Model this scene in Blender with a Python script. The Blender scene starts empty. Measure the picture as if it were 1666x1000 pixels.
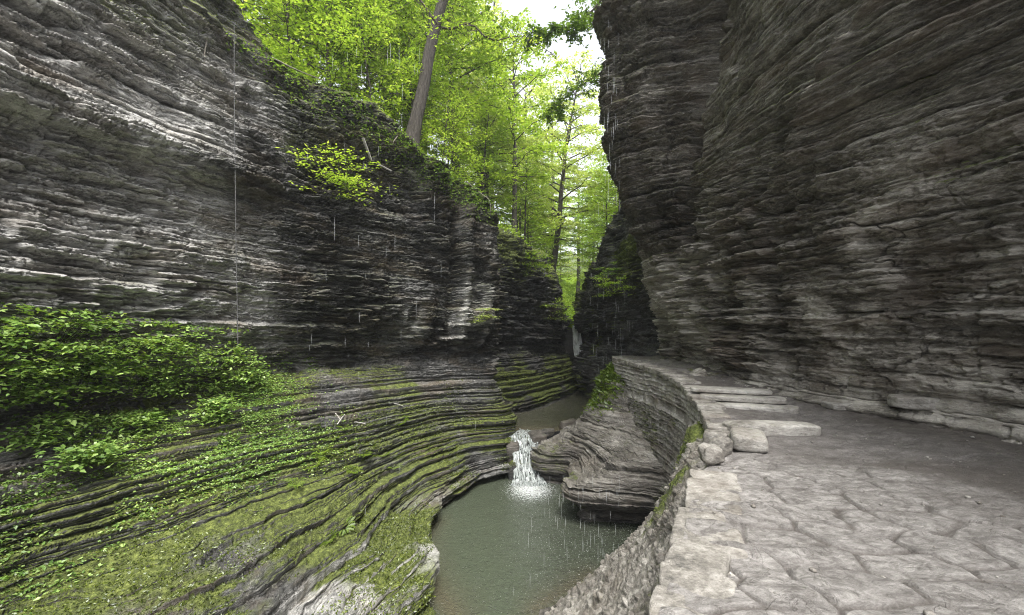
import bpy, math, random, os
import numpy as np
from mathutils import Vector
rad = math.radians
SC = bpy.context.scene
COL = SC.collection

# ------------------------------------------------------------------ camera
F_PX = 700.0; CX, HY = 833.0, 550.0          # photo pixels (1666 wide); horizon row
cam_d = bpy.data.cameras.new('camera'); cam = bpy.data.objects.new('camera', cam_d); COL.objects.link(cam)
cam_d.sensor_width = 36.0; cam_d.lens = 36.0 * F_PX / 1666.0
cam_d.shift_y = (HY - 500.0) / 1666.0
cam_d.clip_start = 0.05; cam_d.clip_end = 2000
cam.location = (0, 0, 0); cam.rotation_euler = (rad(90), 0, 0)
SC.camera = cam

# ------------------------------------------------------------------ sky, sun, exposure
SUN_EL, SUN_AZ = 62.0, 158.0     # azimuth clockwise from +Y : behind the camera and to its left
w = bpy.data.worlds.new('World'); SC.world = w; w.use_nodes = True
nt = w.node_tree; nt.nodes.clear()
sky = nt.nodes.new('ShaderNodeTexSky'); sky.sky_type = 'NISHITA'; sky.sun_disc = False
sky.sun_elevation = rad(SUN_EL); sky.sun_rotation = rad(SUN_AZ)
sky.dust_density = 4.0; sky.ozone_density = 1.0; sky.air_density = 1.0
hs = nt.nodes.new('ShaderNodeHueSaturation'); hs.inputs['Saturation'].default_value = 0.22
bg = nt.nodes.new('ShaderNodeBackground'); bg.inputs['Strength'].default_value = 0.15
wo = nt.nodes.new('ShaderNodeOutputWorld')
nt.links.new(sky.outputs[0], hs.inputs['Color']); nt.links.new(hs.outputs[0], bg.inputs[0]); nt.links.new(bg.outputs[0], wo.inputs[0])
sl = bpy.data.lights.new('sun', 'SUN'); sl.energy = 1.5; sl.angle = rad(25); sl.color = (1.0, 0.96, 0.9)
so = bpy.data.objects.new('sun', sl); COL.objects.link(so)
sd = Vector((math.sin(rad(SUN_AZ)) * math.cos(rad(SUN_EL)), math.cos(rad(SUN_AZ)) * math.cos(rad(SUN_EL)), math.sin(rad(SUN_EL))))
so.rotation_euler = sd.to_track_quat('Z', 'Y').to_euler()
SC.view_settings.view_transform = 'Standard'; SC.view_settings.look = 'None'
SC.view_settings.exposure = 1.84; SC.view_settings.gamma = 1.0
SC.cycles.use_denoising = True; SC.cycles.filter_width = 1.05; SC.cycles.denoising_prefilter = 'NONE'; SC.cycles.denoising_input_passes = 'RGB_ALBEDO_NORMAL'
SC.cycles.max_bounces = 7; SC.cycles.diffuse_bounces = 4; SC.cycles.transmission_bounces = 4; SC.cycles.glossy_bounces = 3
SC.cycles.transparent_max_bounces = 6
SC.cycles.sample_clamp_indirect = 8.0

QUAL = 1.0

# ------------------------------------------------------------------ helpers: noise
def hsh(*k):
    h = np.zeros(np.broadcast(*k).shape, np.uint32) + np.uint32(2166136261)
    for a, m in zip(k, (374761393, 668265263, 2147483647 // 5, 1274126177)):
        h = (h ^ (np.asarray(a).astype(np.int64).astype(np.uint32) * np.uint32(m))) * np.uint32(16777619)
        h ^= h >> np.uint32(15)
    h *= np.uint32(2246822519); h ^= h >> np.uint32(13)
    return (h & np.uint32(0xFFFFFF)).astype(np.float32) / np.float32(0xFFFFFF)
_R = np.random.RandomState(7)
TAB = _R.rand(64, 64, 64).astype(np.float32)
def n3(x, y, z):
    """tileable 3D value noise, 0..1"""
    x = np.asarray(x, np.float32); y = np.asarray(y, np.float32); z = np.asarray(z, np.float32)
    xi = np.floor(x); yi = np.floor(y); zi = np.floor(z)
    fx = x - xi; fy = y - yi; fz = z - zi
    fx = fx * fx * (3 - 2 * fx); fy = fy * fy * (3 - 2 * fy); fz = fz * fz * (3 - 2 * fz)
    xi = xi.astype(np.int32); yi = yi.astype(np.int32); zi = zi.astype(np.int32)
    x0 = xi & 63; x1 = (xi + 1) & 63; y0 = yi & 63; y1 = (yi + 1) & 63; z0 = zi & 63; z1 = (zi + 1) & 63
    a = TAB[x0, y0, z0] * (1 - fx) + TAB[x1, y0, z0] * fx
    b = TAB[x0, y1, z0] * (1 - fx) + TAB[x1, y1, z0] * fx
    c = TAB[x0, y0, z1] * (1 - fx) + TAB[x1, y0, z1] * fx
    d = TAB[x0, y1, z1] * (1 - fx) + TAB[x1, y1, z1] * fx
    a = a * (1 - fy) + b * fy; c = c * (1 - fy) + d * fy
    return a * (1 - fz) + c * fz
def fbm(P, s, oct=4, sx=(1, 1, 1), off=0.0):
    r = 0; a = 1; t = 0
    for o in range(oct):
        k = s * 2 ** o
        r = r + a * n3(P[..., 0] * k * sx[0] + off + o * 7.1, P[..., 1] * k * sx[1] + off * 1.7 + o * 3.3, P[..., 2] * k * sx[2] + off * 2.3)
        t += a; a *= 0.5
    return r / t
def sstep(a, b, x):
    t = np.clip((x - a) / (b - a), 0, 1); return t * t * (3 - 2 * t)

# ------------------------------------------------------------------ helpers: objects
def tag(o, label=None, cat=None, group=None, kind=None):
    if label: o['label'] = label
    if cat: o['category'] = cat
    if group: o['group'] = group
    if kind: o['kind'] = kind
    return o
def empty(name, loc, label, cat, group=None, rz=0.0):
    o = bpy.data.objects.new(name, None); COL.objects.link(o); o.location = loc; o.rotation_euler = (0, 0, rz)
    o.empty_display_size = 0.2
    return tag(o, label, cat, group)
def link_mesh(name, me, mat=None, parent=None, loc=None):
    o = bpy.data.objects.new(name, me); COL.objects.link(o)
    if mat is not None and not me.materials: me.materials.append(mat)
    if parent is not None: o.parent = parent
    if loc is not None: o.location = loc
    return o
def raw_mesh(name, V, Fq, smooth=True, attr=None):
    V = np.ascontiguousarray(V, np.float32).reshape(-1, 3); Fq = np.ascontiguousarray(Fq, np.int32)
    me = bpy.data.meshes.new(name); k = Fq.shape[1]; n = Fq.shape[0]
    me.vertices.add(len(V)); me.vertices.foreach_set('co', V.ravel())
    me.loops.add(n * k); me.loops.foreach_set('vertex_index', Fq.ravel())
    me.polygons.add(n); me.polygons.foreach_set('loop_start', np.arange(0, n * k, k, dtype=np.int32))
    me.polygons.foreach_set('use_smooth', np.full(n, smooth, bool))
    me.update(calc_edges=True)
    if attr is not None:
        ca = me.color_attributes.new('mask', 'FLOAT_COLOR', 'POINT')
        A = np.ones((len(V), 4), np.float32); A[:, :attr.shape[-1]] = attr.reshape(len(V), -1)
        ca.data.foreach_set('color', A.ravel())
    return me
def grid_faces(nu, nv):
    i = np.arange(nu - 1)[:, None] * nv + np.arange(nv - 1)[None]
    return np.stack([i, i + nv, i + nv + 1, i + 1], -1).reshape(-1, 4)
class MB:
    """collects quads"""
    def __init__(s): s.v = []; s.f = []; s.n = 0
    def add(s, V, Fq):
        V = np.asarray(V, np.float32).reshape(-1, 3); s.v.append(V); s.f.append(np.asarray(Fq, np.int32) + s.n); s.n += len(V)
    def tube(s, pts, rs, k=6, seed=0, rough=0.0):
        pts = np.asarray(pts, np.float32); m = len(pts); rs = np.asarray(rs, np.float32)
        T = np.gradient(pts, axis=0); T /= np.linalg.norm(T, axis=1, keepdims=True) + 1e-9
        ref = np.array([0.31, 0.95, 0.05]) if abs(T[:, 2]).mean() > .6 else np.array([0.05, 0.1, 1.0])
        A = np.cross(T, ref); A /= np.linalg.norm(A, axis=1, keepdims=True) + 1e-9; B = np.cross(T, A)
        a = np.linspace(0, 2 * np.pi, k, endpoint=False)
        rr = rs[:, None] * np.ones(k)
        if rough: rr = rr * (1 + rough * (np.random.RandomState(seed).rand(m, k) - .5))
        V = pts[:, None] + rr[..., None] * (np.cos(a)[None, :, None] * A[:, None] + np.sin(a)[None, :, None] * B[:, None])
        i = np.arange(m - 1)[:, None] * k; j = np.arange(k)[None]
        Fq = np.stack([i + j, i + (j + 1) % k, i + k + (j + 1) % k, i + k + j], -1).reshape(-1, 4)
        s.add(V, Fq)
    def mesh(s, name, smooth=True): return raw_mesh(name, np.concatenate(s.v), np.concatenate(s.f), smooth)
    def build(s, name, mat, parent=None, smooth=True): return link_mesh(name, s.mesh(name, smooth), mat, parent)

def at(px, py, d):
    return np.array([(px - CX) / F_PX * d, d, (HY - py) / F_PX * d], np.float32)

# Catmull-Rom along an axis of a control grid
def crom(C, t, axis, linear=False):
    C = np.moveaxis(np.asarray(C, np.float64), axis, 0); n = C.shape[0]
    t = np.clip(t, 0, n - 1.000001); i = np.floor(t).astype(int); f = (t - i)
    f = f.reshape((-1,) + (1,) * (C.ndim - 1))
    p1 = C[i]; p2 = C[np.minimum(i + 1, n - 1)]
    if linear: r = p1 * (1 - f) + p2 * f
    else:
        p0 = C[np.maximum(i - 1, 0)]; p3 = C[np.minimum(i + 2, n - 1)]
        p0 = np.where((i == 0).reshape(f.shape), 2 * p1 - p2, p0); p3 = np.where((i == n - 2).reshape(f.shape), 2 * p2 - p1, p3)
        r = 0.5 * (2 * p1 + (p2 - p0) * f + (2 * p0 - 5 * p1 + 4 * p2 - p3) * f ** 2 + (3 * p1 - p0 - 3 * p2 + p3) * f ** 3)
    return np.moveaxis(r, 0, axis)
def loft(C, nu, nv, lin_v=False, near=4.0):
    """smooth surface through the control grid; samples spread evenly as seen from the path"""
    C = np.asarray(C, np.float64); a, b = C.shape[:2]
    tu = np.linspace(0, a - 1, 160); tv = np.linspace(0, b - 1, 160)
    G = crom(crom(C, tu, 0), tv, 1, lin_v)
    D = np.maximum(np.linalg.norm(G, axis=-1), near) + np.where(G[..., 1] < 0, 25, 0)
    def re(axis, t, n):
        L = np.linalg.norm(np.diff(G, axis=axis), axis=-1)
        Dm = D[1:] if axis == 0 else D[:, 1:]
        L = (L / Dm).mean(axis=1 - axis) + 1e-5
        c = np.concatenate([[0], np.cumsum(L)]); c /= c[-1]
        return np.interp(np.linspace(0, 1, n), c, t)
    U = re(0, tu, nu); Vv = re(1, tv, nv)
    P = crom(crom(C, U, 0), Vv, 1, lin_v)
    return P, U, Vv
def normals(P, flip=1):
    du = np.gradient(P, axis=0); dv = np.gradient(P, axis=1)
    N = np.cross(du, dv); N /= np.linalg.norm(N, axis=-1, keepdims=True) + 1e-9
    return N * flip

# ------------------------------------------------------------------ rock layering
def bounds(seed, th, lo=-8, hi=26):
    r = np.random.RandomState(seed); z = [lo]
    while z[-1] < hi: z.append(z[-1] + th * math.exp(r.normal(0, .5)))
    return np.array(z, np.float32)
def layer(z, s, seed, th, fl, block, soft=1.0, groove=.5, tooth=.45):
    """out-thrust (about -1..1) of bedded rock: z height, s length along the face"""
    b = bounds(seed, th); k = np.searchsorted(b, z) - 1; k = np.clip(k, 0, len(b) - 2)
    fr = (z - b[k]) / (b[k + 1] - b[k])
    h0 = hsh(k, seed)
    q = s * fl * (.6 + h0) + h0 * 91.7
    qi = np.floor(q); qf = q - qi
    e = .5 + (np.clip((qf - .5) / (1.0 - .9 * block), -.5, .5))
    e = e * e * (3 - 2 * e)
    v = hsh(k, qi, seed + 3) * (1 - e) + hsh(k, qi + 1, seed + 3) * e
    v = (v - .5) * 2 * .75 + (h0 - .5) * .5
    g = np.abs(2 * fr - 1) ** 6
    return v * soft - groove * g + tooth * (np.minimum(fr * 1.0, (1 - fr) * 7) - .4) * (.4 + 1.2 * hsh(k, seed + 8)), k
def arc(P):
    s = np.linalg.norm(np.diff(P[:, :, :2].mean(axis=1), axis=0), axis=-1)
    return np.concatenate([[0], np.cumsum(s)]).astype(np.float32)
def terrace(z, seed, th, w):
    b = bounds(seed, th); k = np.clip(np.searchsorted(b, z) - 1, 0, len(b) - 2)
    fr = (z - b[k]) / (b[k + 1] - b[k])
    f2 = np.clip((fr - .68) / .32, 0, 1) * .92 + .08 * fr
    return z + w * (b[k] + f2 * (b[k + 1] - b[k]) - z)

# ------------------------------------------------------------------ materials
def mat_new(name):
    m = bpy.data.materials.new(name); m.use_nodes = True; n = m.node_tree; n.nodes.clear()
    out = n.nodes.new('ShaderNodeOutputMaterial'); return m, n, out
class NT:
    def __init__(s, n): s.n = n
    def node(s, t, **k):
        x = s.n.nodes.new(t)
        for a, v in k.items(): setattr(x, a, v)
        return x
    def L(s, a, b): s.n.links.new(a, b)
    def coords(s, sc):
        g = s.node('ShaderNodeNewGeometry'); m = s.node('ShaderNodeMapping'); m.inputs['Scale'].default_value = sc
        s.L(g.outputs['Position'], m.inputs['Vector']); return m.outputs[0]
    def noise(s, sc, scale=1.0, detail=4, rough=.6, dist=0.0):
        t = s.node('ShaderNodeTexNoise'); t.inputs['Scale'].default_value = scale; t.inputs['Detail'].default_value = detail
        t.inputs['Roughness'].default_value = rough; t.inputs['Distortion'].default_value = dist
        s.L(s.coords(sc), t.inputs['Vector']); return t.outputs['Fac']
    def ramp(s, f, stops, interp='LINEAR'):
        r = s.node('ShaderNodeValToRGB'); r.color_ramp.interpolation = interp; e = r.color_ramp.elements
        while len(e) < len(stops): e.new(0.5)
        for i, (p, c) in enumerate(stops): e[i].position = p; e[i].color = (*c, 1) if len(c) == 3 else c
        s.L(f, r.inputs[0]); return r.outputs[0]
    def mix(s, f, a, b, mode='MIX'):
        m = s.node('ShaderNodeMix', data_type='RGBA', blend_type=mode)
        for v, i in ((f, 0), (a, 6), (b, 7)):
            if hasattr(v, 'links'): s.L(v, m.inputs[i])
            elif i == 0: m.inputs[0].default_value = v
            else: m.inputs[i].default_value = (*v, 1)
        return m.outputs[2]
    def math(s, op, a, b=0.0, c=0.0):
        m = s.node('ShaderNodeMath', operation=op)
        for i, v in enumerate((a, b, c)):
            if hasattr(v, 'links'): s.L(v, m.inputs[i])
            else: m.inputs[i].default_value = v
        return m.outputs[0]
    def mr(s, v, a, b, c=0.0, d=1.0):
        m = s.node('ShaderNodeMapRange'); s.L(v, m.inputs[0])
        for i, x in zip((1, 2, 3, 4), (a, b, c, d)): m.inputs[i].default_value = x
        return m.outputs[0]
G1 = lambda v, w=1.0: (v * w, v * (1.0), v * (2 - w) if w != 1 else v)

def rock_material(name, dark=(.018, .018, .018), mid=(.10, .10, .097), light=(.30, .295, .28), brown=(.10, .075, .05),
                  zs=9.0, moss_up=.5, bump=.9, fine=1.0, rough=.65):
    m, n, out = mat_new(name); T = NT(n)
    at_ = T.node('ShaderNodeVertexColor', layer_name='mask'); sp = T.node('ShaderNodeSeparateColor'); T.L(at_.outputs[0], sp.inputs[0])
    moss, wet, pale = sp.outputs
    g = T.node('ShaderNodeNewGeometry'); sn = T.node('ShaderNodeSeparateXYZ'); T.L(g.outputs['Normal'], sn.inputs[0])
    strat = T.noise((1.0, 1.0, zs), 1.6 * fine, 8, .72, .15)
    strat2 = T.noise((3.2, 3.2, zs * 2.2), 2.3 * fine, 6, .75, .1)
    blot = T.noise((1, 1, 1.4), .55, 5, .6, .6)
    grain = T.noise((1, 1, 1.6), 26, 4, .75)
    f = T.math('ADD', T.math('MULTIPLY', strat, .55), T.math('MULTIPLY', strat2, .45))
    f = T.math('ADD', T.math('MULTIPLY', T.math('SUBTRACT', f, .5), 1.9), T.math('ADD', .30, T.math('MULTIPLY', blot, .38)))
    f = T.math('ADD', f, T.math('MULTIPLY', T.math('SUBTRACT', grain, .5), .30))
    f = T.math('ADD', f, T.math('MULTIPLY', pale, .22))
    f = T.math('SUBTRACT', f, T.math('MULTIPLY', wet, .26))
    c = T.ramp(f, [(.18, dark), (.46, mid), (.66, tuple(.5 * (a + b) for a, b in zip(mid, light))), (.88, light)])
    bn = T.noise((.8, .8, 2.5), .8, 4, .6, .4)
    c = T.mix(T.math('MULTIPLY', T.mr(bn, .48, .68), .55), c, brown, 'MIX') if brown else c
    bn2 = T.mr(T.noise((1, 1, 5), 7, 3, .7), .62, .74)
    c = T.mix(T.math('MULTIPLY', bn2, .35), c, light)
    # moss and algae
    mn = T.noise((1, 1, 1.6), 2.2, 6, .72, .3); mf = T.noise((1, 1, 1), 30, 3, .7)
    up = T.mr(sn.outputs[2], -.15, .65)
    mm = T.math('ADD', T.math('MULTIPLY', up, moss_up), T.math('MULTIPLY', moss, 1.25))
    mm = T.math('SUBTRACT', T.math('ADD', mm, T.math('MULTIPLY', mn, 1.1)), 1.22)
    mm = T.mr(T.math('ADD', mm, T.math('MULTIPLY', T.math('SUBTRACT', mf, .5), .5)), .0, .28)
    mm = T.math('MULTIPLY', mm, T.mr(moss, .02, .15))
    mc = T.ramp(T.noise((1, 1, 1), 9, 5, .75), [(.28, (.018, .023, .005)), (.5, (.088, .110, .022)), (.72, (.24, .28, .065))])
    c = T.mix(mm, c, mc)
    bs = T.node('ShaderNodeBsdfPrincipled'); T.L(c, bs.inputs['Base Color'])
    r = T.math('SUBTRACT', T.mr(grain, .2, .8, rough + .12, rough - .15), T.math('MULTIPLY', wet, .22)); r = T.math('MAXIMUM', r, .18)
    r = T.math('ADD', r, T.math('MULTIPLY', mm, .3))
    T.L(r, bs.inputs['Roughness']); bs.inputs['Specular IOR Level'].default_value = .45
    fr1 = T.noise((1, 1, 3.2), 7, 7, .72, .35)
    hb = T.math('ADD', T.math('ADD', T.math('MULTIPLY', strat2, 1.1), T.math('MULTIPLY', grain, .35)), T.math('MULTIPLY', fr1, 1.1)); hb = T.math('ADD', hb, T.math('MULTIPLY', T.math('MULTIPLY', mm, mf), 1.0))
    bp = T.node('ShaderNodeBump'); bp.inputs['Strength'].default_value = bump; bp.inputs['Distance'].default_value = .05
    T.L(hb, bp.inputs['Height']); T.L(bp.outputs[0], bs.inputs['Normal']); T.L(bs.outputs[0], out.inputs[0])
    return m
M = {}
M['left'] = rock_material('grey_shale', dark=(.010, .010, .010), mid=(.115, .114, .108), light=(.62, .61, .58), brown=(.15, .115, .072), moss_up=1.0)
M['far'] = rock_material('dark_shale', mid=(.06, .06, .058), light=(.22, .22, .20), brown=(.06, .05, .035))
M['right'] = rock_material('brown_shale', dark=(.016, .014, .011), mid=(.15, .136, .112), light=(.56, .53, .47), brown=(.115, .080, .05), zs=6, bump=.9)
M['outcrop'] = rock_material('flaky_sandstone', mid=(.145, .133, .115), light=(.43, .41, .37), brown=(.13, .108, .085), zs=7, bump=.7)
M['masonry'] = rock_material('stacked_stone', mid=(.20, .187, .165), light=(.54, .52, .48), brown=(.14, .11, .085), zs=2.5, bump=.6)

def leaf_material(name, c1, c2, c3, trans=.5):
    m, n, out = mat_new(name); T = NT(n)
    g = T.node('ShaderNodeNewGeometry')
    c = T.ramp(g.outputs['Random Per Island'], [(0, c1), (.55, c2), (1, c3)])
    p = T.noise((1, 1, 1), .35, 2, .5); c = T.mix(T.mr(p, .35, .65, 0, .6), c, c1)
    d = T.node('ShaderNodeBsdfDiffuse'); t = T.node('ShaderNodeBsdfTranslucent'); gl = T.node('ShaderNodeBsdfGlossy')
    gl.inputs['Roughness'].default_value = .35; gl.inputs['Color'].default_value = (.9, .95, .9, 1)
    T.L(c, d.inputs[0]); T.L(T.mix(1.0, c, (1.25, 1.2, .55), 'MULTIPLY'), t.inputs[0])
    a = T.node('ShaderNodeMixShader'); a.inputs[0].default_value = trans; T.L(d.outputs[0], a.inputs[1]); T.L(t.outputs[0], a.inputs[2])
    b = T.node('ShaderNodeMixShader'); b.inputs[0].default_value = .04; T.L(a.outputs[0], b.inputs[1]); T.L(gl.outputs[0], b.inputs[2])
    T.L(b.outputs[0], out.inputs[0]); return m
M['maple'] = leaf_material('maple_leaves', (.19, .31, .045), (.34, .49, .08), (.52, .65, .18))
M['pale_hazed_leaf'] = leaf_material('pale_hazed_leaves', (.32, .41, .15), (.46, .56, .23), (.60, .68, .34))  # pale foliage, lightened further to paint haze into the forest crowns
M['deep_leaf'] = leaf_material('deep_leaves', (.08, .15, .03), (.15, .26, .05), (.24, .36, .08), .5)
M['shrub'] = leaf_material('creeper_leaves', (.07, .14, .03), (.24, .38, .08), (.48, .62, .22), .4)
M['moss_leaf'] = leaf_material('moss_leaves', (.03, .045, .006), (.09, .12, .015), (.22, .27, .04), .3)
M['fern'] = leaf_material('fern_fronds', (.07, .12, .01), (.13, .2, .02), (.22, .28, .04), .35)
def bark_material(name, a, b, z=.25):
    m, n, out = mat_new(name); T = NT(n)
    f = T.noise((1, 1, z), 15, 7, .75, .6); c = T.ramp(f, [(.3, a), (.7, b)])
    bs = T.node('ShaderNodeBsdfPrincipled'); T.L(c, bs.inputs['Base Color']); bs.inputs['Roughness'].default_value = .85
    bp = T.node('ShaderNodeBump'); bp.inputs['Strength'].default_value = 1.0; bp.inputs['Distance'].default_value = .09
    T.L(f, bp.inputs['Height']); T.L(bp.outputs[0], bs.inputs['Normal']); T.L(bs.outputs[0], out.inputs[0]); return m
M['bark'] = bark_material('grey_bark', (.022, .018, .015), (.11, .095, .08))
M['twig'] = bark_material('brown_twig', (.03, .022, .016), (.09, .07, .05))
M['root'] = bark_material('pale_root', (.12, .10, .08), (.36, .33, .28))
M['white_wood'] = bark_material('bleached_wood', (.3, .29, .27), (.6, .58, .54))
M['cable'] = bark_material('steel_cable', (.10, .10, .10), (.2, .2, .2), 4)

# =================================================================== SETTING
def structure(name, me, mat, label, cat, kind='structure'):
    return tag(link_mesh(name, me, mat), label, cat, None, kind)

def vor(x, y, seed=0):
    xi = np.floor(x).astype(int); yi = np.floor(y).astype(int); f1 = np.full(x.shape, 9., np.float32); f2 = f1.copy(); idv = np.zeros(x.shape, np.float32)
    for a in (-1, 0, 1):
        for b in (-1, 0, 1):
            cx = xi + a; cy = yi + b
            h1 = hsh(cx, cy, seed); h2 = hsh(cx, cy, seed + 9)
            dd = np.hypot(cx + .1 + .8 * h1 - x, cy + .1 + .8 * h2 - y).astype(np.float32); i = hsh(cx, cy, seed + 17)
            m1 = dd < f1; f2 = np.where(m1, f1, np.minimum(f2, dd)); idv = np.where(m1, i, idv); f1 = np.where(m1, dd, f1)
    return f1, f2, idv
def rock_surface(C, nu, nv, flip, amp, seed, terr=None, blocky=None, mask=None, dip=(0.0, 0.0), extra=None, lin_v=False, hz=.3, coarse=.35, rag=None, th=(.70, .21, .075)):
    P, U, Vv = loft(C, int(nu * QUAL), int(nv * QUAL), lin_v)
    P = P.astype(np.float32); N = normals(P, flip).astype(np.float32)
    s = arc(P)[:, None] + np.zeros(P.shape[:2], np.float32)
    if extra is not None: P = P + N * extra(P, U[:, None], Vv[None])[..., None]
    # broad shape of the face
    lo = (fbm(P, .35, 3, off=seed) - .5) * 2
    P = P + N * (lo * coarse * 1.0)[..., None]
    zz = P[..., 2] + dip[0] * P[..., 0] + dip[1] * P[..., 1] + .10 * (fbm(P, .5, 2, off=seed + 5) - .5)
    bl = .8 if blocky is None else blocky
    rg_ = rag(P) if rag is not None else np.full(P.shape[:2], .7, np.float32)
    jag = n3(P[..., 0] * 6 + seed, P[..., 1] * 6, P[..., 2] * 9) - .5
    z1 = zz + (.02 + .05 * rg_) * jag + .05 * rg_ * (fbm(P, 2.2, 2, off=seed + 7) - .5)
    if terr is not None:
        wgt = terr(P)
        t1 = terrace(z1, seed + 2, th[1], .85); dz = terrace(t1, seed + 3, th[2], .8) - z1
        P[..., 2] += dz * wgt
    s1 = s + .25 * (n3(P[..., 0] * 1.3, P[..., 1] * 1.3, P[..., 2] * 2.3 + seed) - .5)
    a1, k1 = layer(z1, s1, seed + 1, th[0], .40, .9, groove=.25)
    a2, k2 = layer(z1, s1, seed + 2, th[1], 1.1, .93, groove=.5)
    a3, k3 = layer(z1, s1, seed + 3, th[2], 2.3, .9, groove=.8)
    a4, k4 = layer(z1, s1, seed + 4, .035, 5.0, .85, groove=.6)
    seam = (hsh(k2, 77) < .17).astype(np.float32); seam3 = (hsh(k3, 78) < .2).astype(np.float32)
    brk = fbm(P, .6, 3, off=seed + 9)
    act = (.3 + 1.5 * sstep(.38, .66, brk)) * (.45 + .8 * rg_)
    f1, f2, idv = vor(s1 / .42 + 3 * jag * .1, z1 / .12, seed)
    ck = (idv - .5) * sstep(.0, .12, f2 - f1) - .35 * (1 - sstep(.0, .08, f2 - f1))
    f1, f2, idb = vor(s1 / 1.5 + .3 * jag, z1 / .62, seed + 1)
    cb = (idb - .5) * sstep(.0, .05, f2 - f1) - .25 * (1 - sstep(.0, .03, f2 - f1))
    d = .20 * a1 + .12 * a2 * act + .05 * a3 * (.5 + .7 * act) + .010 * a4 * (.6 + rg_)
    d = d - .12 * seam * (.5 + .5 * act) - .035 * seam3
    d = d + .17 * ck * rg_ * act + .34 * cb * rg_ * sstep(.42, .6, fbm(P, .4, 2, off=seed + 12))
    r1 = 1 - np.abs(2 * fbm(P, 3.2, 3, sx=(1, 1, 1.8), off=seed + 2) - 1) * 2
    d = d + .05 * (fbm(P, 5, 4, sx=(1, 1, 2.2), off=seed + 2) - .5) * (.6 + rg_) - .06 * rg_ * sstep(.75, .98, r1)
    if terr is not None:
        b1, _ = layer(z1, s, seed + 1, th[0], .22, .15, groove=.2); b2, _ = layer(z1, s, seed + 2, th[1], .45, .2, groove=.3, tooth=1.3); b3, _ = layer(z1, s, seed + 3, th[2], .9, .3, groove=.3, tooth=1.1)
        ds = .16 * b1 + (.13 + .10 * sstep(-4.0, -4.6, P[..., 2])) * b2 + .055 * b3 - .10 * seam - .03 * seam3 + .03 * (fbm(P, 6, 3, sx=(1, 1, 2), off=seed) - .5) + .035 * a3 + .05 * ck * sstep(.4, .6, brk) 
        d = d * (1 - wgt) + ds * wgt
    amps = amp(P) if callable(amp) else amp
    H = N.copy(); H[..., 2] *= hz; H /= np.linalg.norm(H, axis=-1, keepdims=True) + 1e-6
    P = P + H * (d * amps)[..., None]
    A = mask(P, N, d) if mask is not None else np.zeros(P.shape)
    return P, A, N

# ---- left cliff : rows are  under water, water edge, shelf middle, ledge, wall foot, wall middle, rim, behind rim
def lw(W, Mi, L, zr, R, hang=.5, mid=.55):
    W = np.array(W); Mi = np.array(Mi); L = np.array(L); R = np.array(R)
    out = (Mi - L) * np.array([1, 1, 0]); out = out / np.linalg.norm(out)
    foot = L + np.array([0, 0, .35]) - out * .25
    m1 = L * .6 + R * .4; m1 = m1 + out * mid; m1[2] = L[2] + (R[2] - L[2]) * .28
    m2 = L * .35 + R * .65; m2 = m2 + out * mid * .8; m2[2] = L[2] + (R[2] - L[2]) * .65
    return [W + np.array([0, 0, -1.0]) + out * -.2, W - out * .30, W + np.array([0, 0, .50]) + out * .25, W * .5 + Mi * .5 + np.array([0, 0, .3]), Mi, Mi * .4 + L * .6 + np.array([0, 0, .12]), L, foot, m1, m2, R, R - out * .8 + np.array([0, 0, .5]), R - out * 3 + np.array([0, 0, 1.4])]
LC = [
 lw((-6.5, -9, -5.6), (-8.5, -8, -3.8), (-10.5, -7, -1.8), 0, (-9.5, -7, 13)),
 lw((-5.6, -2, -5.6), (-7.9, -1.5, -3.8), (-10, -1, -1.8), 0, (-9.4, -1, 13)),
 lw((-3.2, 3.4, -5.6), (-7.3, 5.2, -3.8), (-9.4, 6.6, -1.8), 0, (-9.5, 6.4, 12)),
 lw((-2.2, 6.3, -5.6), (-6.5, 8.2, -3.6), (-8.8, 9.8, -1.6), 0, (-8.7, 9.8, 10.3)),
 lw((-1.85, 8.9, -5.6), (-5.3, 10.9, -3.5), (-8.0, 13, -1.25), 0, (-7.6, 12.7, 8.8)),
 lw((-2.35, 11.9, -5.6), (-4.1, 13.7, -3.4), (-6.1, 15.9, -1.1), 0, (-5.2, 15.6, 8.1)),
 lw((-1.75, 15.7, -5.6), (-2.5, 16.8, -3.4), (-3.2, 18, -1.05), 0, (-2.7, 18, 6.9)),
 lw((-0.1, 17.3, -5.6), (-.35, 17.8, -3.4), (-1.1, 18.9, -1.0), 0, (-1.0, 19.3, 5.8)),
 lw((.15, 18.5, -5.6), (-.1, 19.0, -3.4), (-.8, 19.9, -1.0), 0, (-1.2, 20.8, 5.5)),
 lw((-.5, 21.5, -5.6), (-.8, 22, -3.4), (-1.6, 22.5, -1.0), 0, (-2.4, 23.2, 5.2)),
]
def l_terr(P): return .95 * sstep(-.9, -1.8, P[..., 2]) * sstep(-5.35, -5.0, P[..., 2])
def l_amp(P):
    low = sstep(-1.0, -1.8, P[..., 2])
    return 1.0 * (1 - low) + (1.05 + .3 * sstep(-4.3, -4.9, P[..., 2])) * low
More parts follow.
